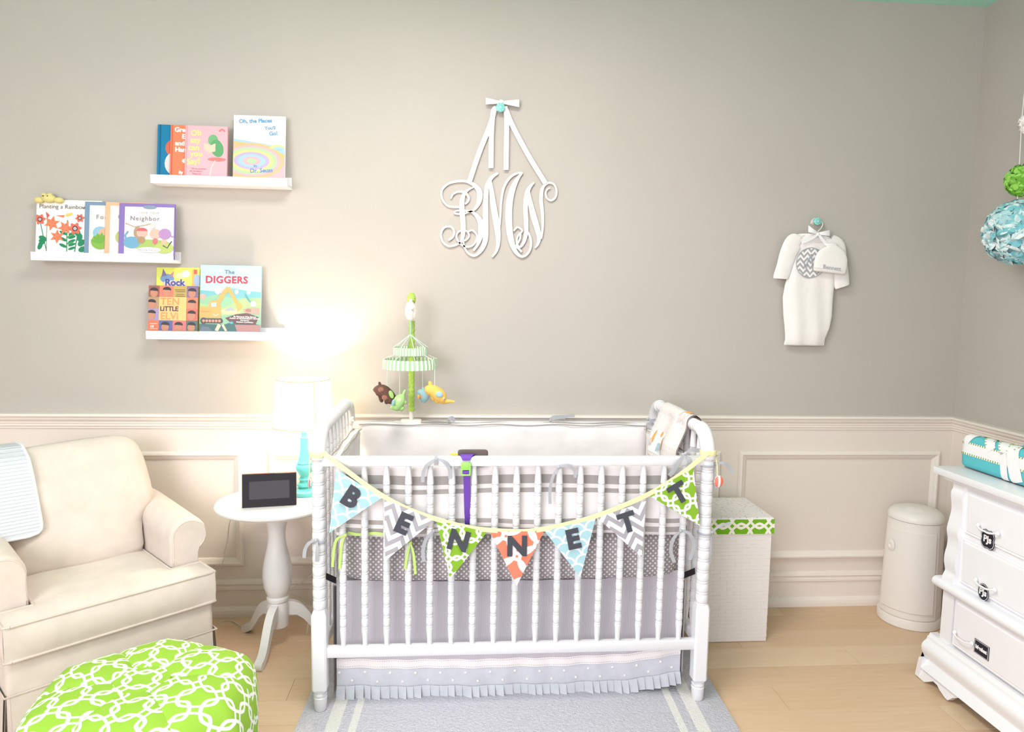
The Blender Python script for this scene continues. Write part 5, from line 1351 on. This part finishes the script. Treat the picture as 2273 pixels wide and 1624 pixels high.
# neckline fold and monogram circle
obj('neckline', MB().sweep(catmull([gp(560, 300, -.045), gp(605, 335, -.0475), gp(660, 350, -.048), gp(720, 335, -.0475), gp(760, 305, -.045)], 6), .0016, 6), M['knit'], gw, True)
obj('shoulder_fold', MB().sweep(catmull([gp(395, 345, -.047), gp(440, 305, -.047), gp(500, 268, -.044)], 6), .0016, 6), M['knit'], gw, True)
cc = gp(570, 592, -.0535); Rg = .0695
mb = MB(); mb.grid(lambda u, v: (cc + Vector((Rg * v * math.cos(2 * PI * u), -.0022 * math.cos(Rg * v * 18 * 0), Rg * v * math.sin(2 * PI * u))), (Rg * v * math.cos(2 * PI * u), Rg * v * math.sin(2 * PI * u))), 36, 6)
ap = obj('applique', mb, chevron_pattern('small_grey_chevron', (170, 168, 172), (240, 238, 236), .034, .026), gw, True, label='grey and white chevron applique circle')
obj('applique_edge', MB().sweep([cc + Vector((Rg * math.cos(2 * PI * k / 36), -.0028, Rg * math.sin(2 * PI * k / 36))) for k in range(37)], .0018, 6), M['greythread'], ap, True)
mb = MB()
for st in ([(520, 690), (530, 600), (580, 500)], [(580, 490), (590, 600), (600, 690)], [(470, 560), (500, 600), (500, 650)]):
    mb.sweep(catmull([gp(a, b_, -.0575) for a, b_ in st], 5), .0032, 6)
obj('applique_script', mb, M['greythread'], ap, True)
# ------------------------------------------------------------------ hat
ht = thing('baby_hat', 'white knitted newborn hat embroidered with grey name pinned over gown', 'baby hat', (go.x, 0, go.z))
hr_ = [(706, 598, 950), (690, 590, 962), (640, 592, 974), (580, 602, 984), (530, 618, 985), (480, 646, 972), (440, 684, 948), (412, 728, 915), (394, 770, 880), (384, 800, 850)]
rows = []
for i, (y, xl, xr) in enumerate(hr_):
    a, b_ = gp(xl, y, -.062), gp(xr, y, -.062); rows.append((a.z, a.x, b_.x, (.013 if i else .008) * (1 if i < 7 else .7), -.074))
tilt_ = lambda p: Vector((p[0], p[1], p[2] - (p[0] - gp(780, 600, -.062).x) * .10))
hb = obj('crown', MB().rows(rows, 36, 2.8, 0, tilt_), M['knit'], ht, True, 70)
obj('gather', MB().ball(gp(815, 384, -.074), (.034, .011, .010), 0, 14, 8), M['knit'], ht, True)
obj('brim_seam', MB().sweep([tilt_(gp(604 + 340 * i / 10, 668 - 0 * i, -.0874)) for i in range(11)], .0012, 5), M['knit'], hb, True)
obj('side_label', MB().rbox(tuple(gp(596, 575, -.083)), tuple(gp(612, 490, -.080)), .0006), flat((84, 100, 128)), hb) if False else None
vs, fs = text_geo('Bennett', .0275, .0001, .0003)
c0 = gp(822, 652, -.0895)
obj('embroidery', MB().add([c0 + Vector((q[0], -q[2], q[1] - q[0] * .12)) for q in vs], fs), M['greythread'], hb, label='grey embroidered name')
# ================================================================== HAMPER
hx0, hx1, hy0, hy1 = 1.095, 1.392, -.375, -.062; hc = ((hx0 + hx1) / 2, (hy0 + hy1) / 2)
hp = thing('laundry_hamper', 'tall white woven hamper with green link-print lid band beside crib', 'hamper', (hc[0], hc[1], 0))
hw, hd = (hx1 - hx0) / 2, (hy1 - hy0) / 2
obj('body', MB().rbox((-hw + .005, -hd + .005, .0005), (hw - .005, hd - .005, .515), .004), M['weave'], hp)
mb = MB(); rw = random.Random(11)
def weave_face(fn, W0, H0, H1, cw=.0325, chh=.0165):
    nx = max(1, round(W0 / cw)); nz = round((H1 - H0) / chh); cw = W0 / nx
    for j in range(nz):
        for i in range(nx):
            a0, a1 = -W0 / 2 + i * cw, -W0 / 2 + (i + 1) * cw; z0, z1 = H0 + j * chh, H0 + (j + 1) * chh
            up = (i + j) % 2; ou = .0017 if up else .0008; g = .0002; e0 = a0 - (.004 if up and i else 0); e1 = a1 + (.004 if up and i < nx - 1 else 0)
            P = [(e0 + g, z0 + g), (e1 - g, z0 + g), (e1 - g, z1 - g), (e0 + g, z1 - g)]; ou += rw.uniform(-.0004, .0004)
            b = len(mb.v)
            for (a, z) in P: mb.vert(fn(a, z, 0.0))
            for (a, z) in ((P[0][0] + .0012, P[0][1] + .0008), (P[1][0] - .0012, P[1][1] + .0008), (P[2][0] - .0012, P[2][1] - .0008), (P[3][0] + .0012, P[3][1] - .0008)): mb.vert(fn(a, z, ou))
            mb.face((b + 4, b + 5, b + 6, b + 7))
            for k in range(4): k2 = (k + 1) % 4; mb.face((b + k, b + k2, b + 4 + k2, b + 4 + k))
weave_face(lambda a, z, o: (a, -hd + .005 - o, z), 2 * hw - .012, .003, .495)
weave_face(lambda a, z, o: (hw - .005 + o, a, z), 2 * hd - .012, .003, .495)
weave_face(lambda a, z, o: (-hw + .005 - o, -a, z), 2 * hd - .012, .003, .495)
o = obj('woven_strips', mb, M['weave'], hp); o['kind'] = 'stuff'
lid = obj('lid', MB().rbox((-hw, -hd, .496), (hw, hd, .568), .004), M['weave'], hp)
mb = MB()
for lo, hi in (((-hw - .0015, -hd - .0015, .497), (hw + .0015, -hd, .562)), ((-hw - .0015, hd, .497), (hw + .0015, hd + .0015, .562)), ((-hw - .0015, -hd, .497), (-hw, hd, .562)), ((hw, -hd, .497), (hw + .0015, hd, .562))): mb.box(lo, hi)
obj('fabric_band', mb, M['links_band'], hp, label='green fabric band with white link print')
mb = MB(); mf = MB(); n1, n2 = 11, 14
for i in range(n1):
    for j in range(n2):
        x0, x1 = -hw + .004 + (2 * hw - .008) * i / n1, -hw + .004 + (2 * hw - .008) * (i + 1) / n1; y0, y1 = -hd + .004 + (2 * hd - .008) * j / n2, -hd + .004 + (2 * hd - .008) * (j + 1) / n2
        up = (i + j) % 2; hgt = .0014 if up else .0008; mb.box((x0 + .0002, y0 + .0002, .566), (x1 - .0002, y1 - .0002, .568 + hgt))
        if hsh(i, j, 2) > .55: mf.box((x0 + .014 * hsh(i, j), y0 - .0005, .5685), (x0 + .003 + .016 * hsh(i, j), y0 + .0018, .5698))
o = obj('lid_weave', mb, M['weave'], hp); o['kind'] = 'stuff'
o = obj('weave_gaps', mf, M['weavefleck'], hp); o['kind'] = 'stuff'
# ================================================================== DIAPER PAIL
pc = Vector((2.178, -.185, 0)); PHT = onY(2060, 1122, -.185).z
pa = thing('diaper_pail', 'tall warm white plastic diaper pail with domed lid by the dresser', 'pail', pc, math.radians(-28))
PS = .134; tp = .118
obj('base_ring', MB().lathe([(0, .0005), (PS, .0005), (PS + .003, .004), (PS + .003, .040), (PS, .046), (PS - .006, .048), (0, .048)], 48, cap=False), M['plasticwhite'], pa, True, 35)
zl = PHT - .058
obj('body', MB().lathe([(PS - .004, .046), (tp, zl)], 56, cap=False), M['plasticwhite'], pa, True)
rr_ = lambda z: PS - .004 + (tp - PS + .004) * (z - .046) / (zl - .046)
def shell(a0, a1, z0, z1, off, thick, nm, par, rc=.02):
    mb = MB(); na, nz = 20, 16
    pts = lambda u, v, o: Vector((( rr_(z0 + (z1 - z0) * v) + o) * math.cos(a0 + (a1 - a0) * u), (rr_(z0 + (z1 - z0) * v) + o) * math.sin(a0 + (a1 - a0) * u), z0 + (z1 - z0) * v))
    mb.grid(lambda u, v: pts(u, v, off + thick), na, nz)
    for (f, n) in ((lambda u, v: pts(u, 0, off + thick * v), na), (lambda u, v: pts(u, 1, off + thick * (1 - v)), na), (lambda u, v: pts(0, u, off + thick * (1 - v)), nz), (lambda u, v: pts(1, u, off + thick * v), nz)): mb.grid(f, n, 1)
    return obj(nm, mb, M['plasticwhite'], par, True, 35)
a_c = math.radians(-105)
dr = shell(a_c - 1.05, a_c + 1.05, .052, zl - .004, -.001, .007, 'door', pa)
shell(a_c - .88, a_c + .88, .085, zl - .045, .006, .006, 'door_panel', dr)
q = a_c - .62; zk = zl * .76; ck = Vector((rr_(zk) * math.cos(q), rr_(zk) * math.sin(q), zk)); nk = Vector((math.cos(q), math.sin(q), 0)); tk = Vector((-math.sin(q), math.cos(q), 0))
mb = MB()
mb.grid(lambda u, v: ck + nk * (.013 + (.007 if .25 < v < .8 else .001)) + tk * .022 * (1 - v) * math.cos(2 * PI * u) + Vector((0, 0, .030 * (1 - v) * math.sin(2 * PI * u))), 24, 6)
obj('latch', mb, M['plasticwhite'], dr, True, 60)
lidp = obj('lid', MB().lathe([(tp - .006, zl - .001), (tp - .004, zl + .0015), (tp + .002, zl + .002), (tp + .003, zl + .012), (tp - .002, zl + .026), (tp - .018, zl + .041), (tp - .045, zl + .050), (tp - .085, zl + .055), (0, zl + .057)], 48, cap=False), M['plasticwhite'], pa, True, 50)
mb = MB(); aa = a_c
mb.grid(lambda u, v: Vector(((.036 + .058 * v) * math.cos(aa + (u - .5) * 1.1), (.036 + .058 * v) * math.sin(aa + (u - .5) * 1.1), zl + .0575 - .018 * v ** 2 + .003 * (1 - v))), 14, 6)
obj('lid_flap', mb, M['plasticwhite'], lidp, True)
# ================================================================== DRESSER against the right wall
DX = 1.93                      # front plane of the carcass
DY0, DY1 = -.735, -2.05        # far end, near end
dt = thing('dresser', 'white painted dresser with scalloped pilasters and chalkboard drawer tags', 'dresser', (2.2, (DY0 + DY1) / 2, 0))
def dl(x, y, z): return (x - 2.2, y - (DY0 + DY1) / 2, z)
wh = M['white']
obj('carcass', MB().box(dl(DX + .012, DY1 + .01, .10), dl(2.425, DY0 - .012, .835)), wh, dt)
obj('top', MB().rbox(dl(DX - .032, DY1 - .04, .842), dl(2.43, DY0 + .075, .870), .004), wh, dt, True)
obj('top_moulding', MB().rbox(dl(DX - .012, DY1 - .015, .824), dl(2.43, DY0 + .035, .843), .006, 3), wh, dt, True)
def profile_y(prof, y0, y1, nm, lab=None):
    """profile (x, z) closed, extruded along y"""
    mb = MB(); n = len(prof)
    for y in (y0, y1):
        for (x, z) in prof: mb.vert(dl(x, y, z))
    for i in range(n): j = (i + 1) % n; mb.face((i, j, n + j, n + i))
    mb.face(list(range(n))[::-1]); mb.face([n + i for i in range(n)])
    bm = bmesh.new(); vs = [bm.verts.new(v) for v in mb.v]
    for f in mb.f: bm.faces.new([vs[i] for i in f])
    bmesh.ops.recalc_face_normals(bm, faces=bm.faces)
    return obj(nm, MB().from_bm(bm), wh, dt, True, 35, label=lab)
# wavy pilasters flanking the drawers
wav = [(DX + .006, .822), (DX + .006, .800), (DX - .002, .792), (DX - .004, .77), (DX + .004, .74), (DX + .006, .71), (DX - .004, .675), (DX - .012, .650), (DX - .013, .630), (DX - .003, .600), (DX - .004, .57), (DX - .014, .54), (DX - .016, .51), (DX - .008, .485), (DX - .004, .47), (DX - .018, .45), (DX - .022, .432)]
wavc = [(DX - .004 + (q.x - DX + .004) * .62, q.y) for q in catmull([Vector((a, b_, 0)) for a, b_ in wav], 3)]
for (ya, yb_) in ((DY0 + .0, DY0 - .060), (DY1 + .060, DY1)):
    profile_y(wavc + [(DX + .05, .432), (DX + .05, .822)], ya, yb_, 'pilaster')
profile_y([(2.42, .10), (2.42, .822), (DX + .02, .822), (DX + .02, .10)], DY0, DY0 - .012, 'end_panel')
# waist moulding
wm = [(DX + .03, .436), (DX - .014, .436), (DX - .024, .433), (DX - .031, .426), (DX - .034, .416), (DX - .031, .406), (DX - .024, .399), (DX - .012, .394), (DX - .004, .392), (DX + .03, .392)]
profile_y(wm, DY0 + .030, DY1 - .03, 'waist_moulding')
# lower case and plinth
profile_y([(DX - .004, .386), (DX - .004, .150), (DX + .03, .150), (DX + .03, .386)], DY0, DY0 - .060, 'lower_stile')
pl2 = [(DX + .02, .190), (DX - .012, .190), (DX - .016, .180), (DX - .022, .176), (DX - .024, .166), (DX - .030, .160), (DX - .040, .150), (DX - .045, .135), (DX - .040, .112), (DX - .030, .092), (DX - .030, .078), (DX - .042, .062), (DX - .052, .050), (DX - .052, .040), (DX + .02, .040)]
profile_y([(DX + .02, .19)] + [(q.x, q.y) for q in catmull([Vector((a, b_, 0)) for a, b_ in pl2[1:13]], 2)] + [(DX - .03, .086), (DX + .02, .086)], DY0 + .045, DY1 - .04, 'plinth_moulding')
# scrolled bracket feet along the front and far end
def bracket(nm, along, origin, length):
    out = [(0, .088), (0, .012), (.0, .004), (.055, .002), (.075, .014), (.095, .028), (.12, .026), (.135, .018), (.155, .012), (.175, .006), (.190, .006), (.205, .024), (.23, .040), (.27, .050), (.30, .055), (.30, .088)]
    mb = MB(); n = len(out)
    for t in (0, 1):
        for (s, z) in out:
            flare = .022 * max(0, 1 - z / .07)
            if along == 'y': mb.vert(dl(DX - .030 - flare + .022 * t, origin - s, z))
            else: mb.vert(dl(origin + s, DY0 + .045 + flare * .8 - .022 * t, z))
    for i in range(n): j = (i + 1) % n; mb.face((i, j, n + j, n + i))
    mb.face(list(range(n))[::-1]); mb.face([n + i for i in range(n)])
    bm = bmesh.new(); vs = [bm.verts.new(v) for v in mb.v]
    for f in mb.f: bm.faces.new([vs[i] for i in f])
    bmesh.ops.recalc_face_normals(bm, faces=bm.faces)
    return obj(nm, MB().from_bm(bm), wh, dt, True, 35)
bracket('bracket_foot', 'y', DY0 + .060, .3); bracket('bracket_foot', 'x', DX - .052, .3)
o = bracket('bracket_foot', 'y', 0, .3); o.scale.y = -1; o.location.y = 2 * (DY1 - .04) * 0 + dl(0, DY1 - .04, 0)[1] - dl(0, 0, 0)[1] * -1 * 0
o.location.y = (DY1 - .045) - (DY0 + DY1) / 2 - (0 - (DY0 + DY1) / 2) * -1
obj('apron', MB().box(dl(DX - .012, DY1, .056), dl(DX + .01, DY0 - .05, .10)), wh, dt)
# drawers with moulded edge, drop pulls and chalkboard tags
dy0, dy1 = DY0 - .068, DY1 + .068
def drawer(z0, z1, xf):
    d = obj('drawer', MB().rbox(dl(xf, dy1, z0), dl(xf + .03, dy0, z1), .004), wh, dt, True)
    mb = MB(); g = .016
    prof = [(0, 0), (.004, .004), (.002, .010), (.006, .014)]
    b0 = None; n = len(prof)
    for (yy, zz, sy, sz) in ((dy0, z0, -1, 1), (dy1, z0, 1, 1), (dy1, z1, 1, -1), (dy0, z1, -1, -1)):
        for (o_, i_) in prof: mb.vert(dl(xf - o_, yy + sy * (i_ + .004), zz + sz * (i_ + .004)))
    for k in range(4):
        k2 = (k + 1) % 4
        for i in range(n - 1): mb.face((k * n + i, k2 * n + i, k2 * n + i + 1, k * n + i + 1))
    mb.face([k * n + n - 1 for k in range(4)])
    bm = bmesh.new(); vs = [bm.verts.new(v) for v in mb.v]
    for f in mb.f: bm.faces.new([vs[i] for i in f])
    bmesh.ops.recalc_face_normals(bm, faces=bm.faces)
    obj('drawer_face', MB().from_bm(bm), wh, d, True, 30); return d
def pull(d, xf, u0, v0, u1, v1):
    a, b_ = onX(u0, v0, xf - .012), onX(u1, v1, xf - .012); mb = MB(); L = Vector(dl(*a)), Vector(dl(*b_)); z_ = (L[0].z + L[1].z) / 2; L[0].z = z_; L[1].z = z_
    for p in L:
        mb.lathe([(.009, 0), (.010, .004), (.006, .010), (.007, .014)], 14).xform(lambda q: q) if False else None
        mb.ball(p + Vector((-.004, 0, 0)), (.005, .0085, .0085), 0, 12, 8)
    mid_ = (L[0] + L[1]) / 2 + Vector((-.016, 0, -.008))
    mb.sweep(catmull([L[0] + Vector((-.010, 0, 0)), L[0].lerp(mid_, .55) + Vector((-.006, 0, -.004)), mid_, L[1].lerp(mid_, .55) + Vector((-.006, 0, -.004)), L[1] + Vector((-.010, 0, 0))], 6), .0034, 10)
    obj('pull', mb, wh, d, True, 60)
def tagsign(d, xf, u, v, hw_, hh_, shape, txt, size, lab):
    c = onX(u, v, xf - .007); c = Vector(dl(*c)); mb = MB()
    if shape == 'oval': P = [(hw_ * math.cos(2 * PI * k / 28), hh_ * math.sin(2 * PI * k / 28)) for k in range(28)]
    elif shape == 'plaque':
        P = []
        for k in range(32):
            a = 2 * PI * k / 32; r = 1 / max(abs(math.cos(a)), abs(math.sin(a))) ** .72 * (1 - .06 * math.cos(8 * a)) ; P.append((hw_ * math.cos(a) * min(r, 1.18), hh_ * math.sin(a) * min(r, 1.18)))
    else: P = [(-hw_, -hh_), (hw_, -hh_), (hw_, hh_), (-hw_, hh_)]
    # left-to-right on the tag runs towards -y (seen from the room)
    def put(P, o0, o1, m):
        n = len(P); b = len(mb.v)
        for o_ in (o0, o1):
            for (a, z) in P: mb.vert(c + Vector((-o_, -a, z)))
        mb.face([b + n + i for i in range(n)], m)
        for i in range(n): j = (i + 1) % n; mb.face((b + i, b + j, b + n + j, b + n + i), m)
    put(P, 0, .0012, 0); put([(a * .93, z * .93) for a, z in P], .0012, .0016, 1); put([(a * .88, z * .88) for a, z in P], .0016, .0020, 0)
    vs, fs = text_geo(txt, size, .0011, .0003)
    mb.add([c + Vector((-.0025 - q[2], -q[0], q[1])) for q in vs], fs, 1)
    obj('chalkboard_tag', mb, [M['chalk'], M['chalkwhite']], d, label=lab)
x1_, x2_, x3_ = DX + .010, DX + .006, DX - .004
d1 = drawer(.640, .812, x1_); d2 = drawer(.446, .628, x2_); d3 = drawer(.196, .388, x3_)
pull(d1, x1_, 2173, 1166, 2217, 1182); pull(d2, x2_, 2168, 1286, 2210, 1308); pull(d3, x3_, 2121, 1403, 2159, 1426)
tagsign(d1, x1_, 2193, 1197, .032, .034, 'plaque', 'PJs', .034, 'black chalkboard plaque lettered PJs')
tagsign(d2, x2_, 2183, 1314, .026, .032, 'oval', 'PJs', .032, 'oval black chalkboard tag lettered PJs')
tagsign(d3, x3_, 2179, 1441, .036, .026, 'rect', 'blanket', .0185, 'rectangular black chalkboard tag lettered blanket')
# ================================================================== CHANGING PAD on the dresser
px0, px1, py0, py1, pz = 1.995, 2.40, -.668, -1.50, .8705
cp = thing('changing_pad', 'turquoise changing pad wrapped with white green-dotted ribbon on dresser', 'changing pad', ((px0 + px1) / 2, (py0 + py1) / 2, pz))
PWd, PLn, PHh = (px1 - px0) / 2, (py0 - py1) / 2, .108
def pad_pt(s, y):
    """s in 0..1 round the cross-section from the front bottom edge, over the top, to the wall side"""
    prof = [(-PWd + .012, 0.0051), (-PWd, 0.0254), (-PWd + .002, 0.1080), (-PWd + .020, 0.1321), (-PWd + .055, 0.1270), (-PWd * .45, 0.0965), (0, 0.0838), (PWd * .45, 0.0965), (PWd - .055, 0.1270), (PWd - .02, 0.1321), (PWd - .002, 0.1080), (PWd, 0.0254), (PWd - .012, 0.0051)]
    return prof
pcat = catmull([Vector((a, b_, 0)) for a, b_ in pad_pt(0, 0)], 4)
plen = [0]
for a, b_ in zip(pcat[:-1], pcat[1:]): plen.append(plen[-1] + (b_ - a).length)
def pad_s(s, y, off=0.0):
    for i in range(len(plen) - 1):
        if plen[i] <= s <= plen[i + 1] + 1e-9:
            t = (s - plen[i]) / (plen[i + 1] - plen[i]); p = pcat[i].lerp(pcat[i + 1], t); d = (pcat[i + 1] - pcat[i]).normalized(); n = Vector((-d.y, d.x, 0)); break
    else: p = pcat[-1]; n = Vector((0, 0, 0))
    e = min(1, (PLn - abs(y)) / .03 + .0); k = 1 - .10 * (1 - max(0, e)) ** 2
    return Vector(((p.x + n.x * off) * k, y, (p.y + n.y * off) * (1 - .12 * (1 - max(0, e)) ** 2)))
mb = MB(); N1 = 60
ysamp = [PLn - .0 - 2 * PLn * i / N1 for i in range(N1 + 1)]
b = 0; ns = len(pcat)
for y in ysamp:
    for i in range(ns): mb.vert(pad_s(plen[i], y))
for j in range(N1):
    for i in range(ns - 1): mb.face((j * ns + i, j * ns + i + 1, (j + 1) * ns + i + 1, (j + 1) * ns + i))
mb.face([i for i in range(ns)][::-1]); mb.face([N1 * ns + i for i in range(ns)])
obj('padded_cover', mb, M['turqcloth'], cp, True, 60)
SF0, SF1 = .056, .106           # ribbon band along the side
def band(s0, s1, ya, yb_, nm='ribbon_band', off=.002):
    mb = MB(); mb.grid(lambda u, v: pad_s(s0 + (s1 - s0) * v, ya + (yb_ - ya) * u, off), 50, 5); return obj(nm, mb, M['whiteribbon'], cp, True)
dotg = MB().ball((0, 0, 0), (.0009, .0036, .0044), 0, 8, 5).mesh('printed_dot', M['greendot'], True)
dotz = MB().ball((0, 0, 0), (.0044, .0036, .0012), 0, 8, 5).mesh('printed_dot', M['greendot'], True)
bo = band(SF0, SF1, PLn - .001, -PLn + .001)
for s_ in (SF0 + .004, SF1 - .004):
    y = PLn - .006
    while y > PLn - .42:
        q = pad_s(s_, y, .0016); link('printed_dot', dotg, bo, q); y -= .0118
def diag(sA, yA, sB, yB, wd, nm='ribbon_band', off=.0028, dots=True):
    mb = MB(); wv = wd / 2
    dS, dY = sB - sA, yB - yA; L = math.hypot(dS, dY); ns_, ny_ = -dY / L, dS / L
    cl = lambda s, y: (min(plen[-1], max(0, s)), max(-PLn + .001, min(PLn - .001, y)))
    f = lambda u, v: pad_s(*cl(sA + dS * u + ns_ * wd * (v - .5), yA + dY * u + ny_ * wd * (v - .5)), off)
    mb.grid(f, 40, 4); o = obj(nm, mb, M['whiteribbon'], cp, True)
    if dots:
        k = int(L / .0125)
        for i in range(k):
            for v in (.1, .9):
                if sA + dS * (i + .5) / k > .12: link('printed_dot', dotz, o, f((i + .5) / k, v))
diag(.10, PLn - .17, .30, PLn - .01, .040); diag(.105, PLn - .235, .34, PLn - .06, .046); diag(.10, PLn - .03, .22, PLn - .10, .036, dots=False)
diag(.012, PLn - .30, .20, PLn - .235, .055, dots=False); diag(.004, PLn - .245, .11, PLn - .225, .032, dots=False)
diag(.13, PLn - .25, .40, PLn - .42, .046)
# ================================================================== POM-POM STRAND from the ceiling
XPm, YPm = onY(2262, 515, -.55).x, -.55
pm_ = thing('pompom_strand', 'hanging strand of fabric pom-poms in blue-white, green and white', 'hanging decor', (XPm, YPm, onY(2262, 572, -.55).z))
z0 = pm_.location.z
def pom(cu, cv, r, cols, n, nm, lab, px):
    c = onY(cu, cv, YPm); c = Vector((c.x - XPm, 0, c.z - z0)); mb = MB(); rp = random.Random(int(cv))
    mb.ball((c.x, 0, c.z), r * .86, 0, 20, 12)
    for i in range(n):
        zz = 1 - 2 * (i + .5) / n; a = i * 2.39996 + rp.uniform(-.15, .15); q = math.sqrt(1 - zz * zz); nrm = Vector((q * math.cos(a), q * math.sin(a), zz))
        t1 = nrm.cross(Vector((rp.uniform(-1, 1), rp.uniform(-1, 1), rp.uniform(-1, 1)))).normalized(); t2 = nrm.cross(t1); pw_ = px * rp.uniform(.8, 1.25); ph = rp.random() * 6; mi = rp.choice(range(len(cols)))
        def f(u, v):
            s_ = (u - .5) * 2; ang_ = v * 1.0
            rad_ = r * (.86 + .17 * math.sin(v * PI * .62)) + .10 * pw_ * math.sin(s_ * 5 + ph) * v
            return c + nrm * rad_ + t1 * (s_ * pw_ * (.35 + .65 * math.sin(PI * min(1, v * .8 + .12)))) + t2 * (v * pw_ * 1.1 - pw_ * .2)
        mb.grid(f, 4, 3, mi)
    obj(nm, mb, [plain('pom_%s_%d' % (nm, k), cl, .9) for k, cl in enumerate(cols)], pm_, False, label=lab)
pom(2262, 515, .122, [(170, 214, 218), (226, 238, 238), (120, 196, 204), (206, 228, 228)], 300, "pompom", "aqua and white fabric pom-pom", .030)
pom(2271, 400, .060, [(122, 196, 60), (146, 212, 84), (104, 178, 44)], 130, "pompom", "bright green fabric pom-pom", .020)
pom(2292, 272, .045, [(244, 240, 236), (232, 226, 222)], 110, "pompom", "white fabric pom-pom", .016)
top = Vector((.02, 0, HC - z0)); P_ = [onY(2257, 470, YPm), onY(2259, 430, YPm), onY(2263, 360, YPm), onY(2267, 280, YPm)]
obj('string', MB().sweep([Vector((q.x - XPm, 0, q.z - z0)) for q in P_] + [Vector((P_[-1].x - XPm + .004, 0, HC - z0 - .0005))], .0014, 6), M['whiteribbon'], pm_, True)
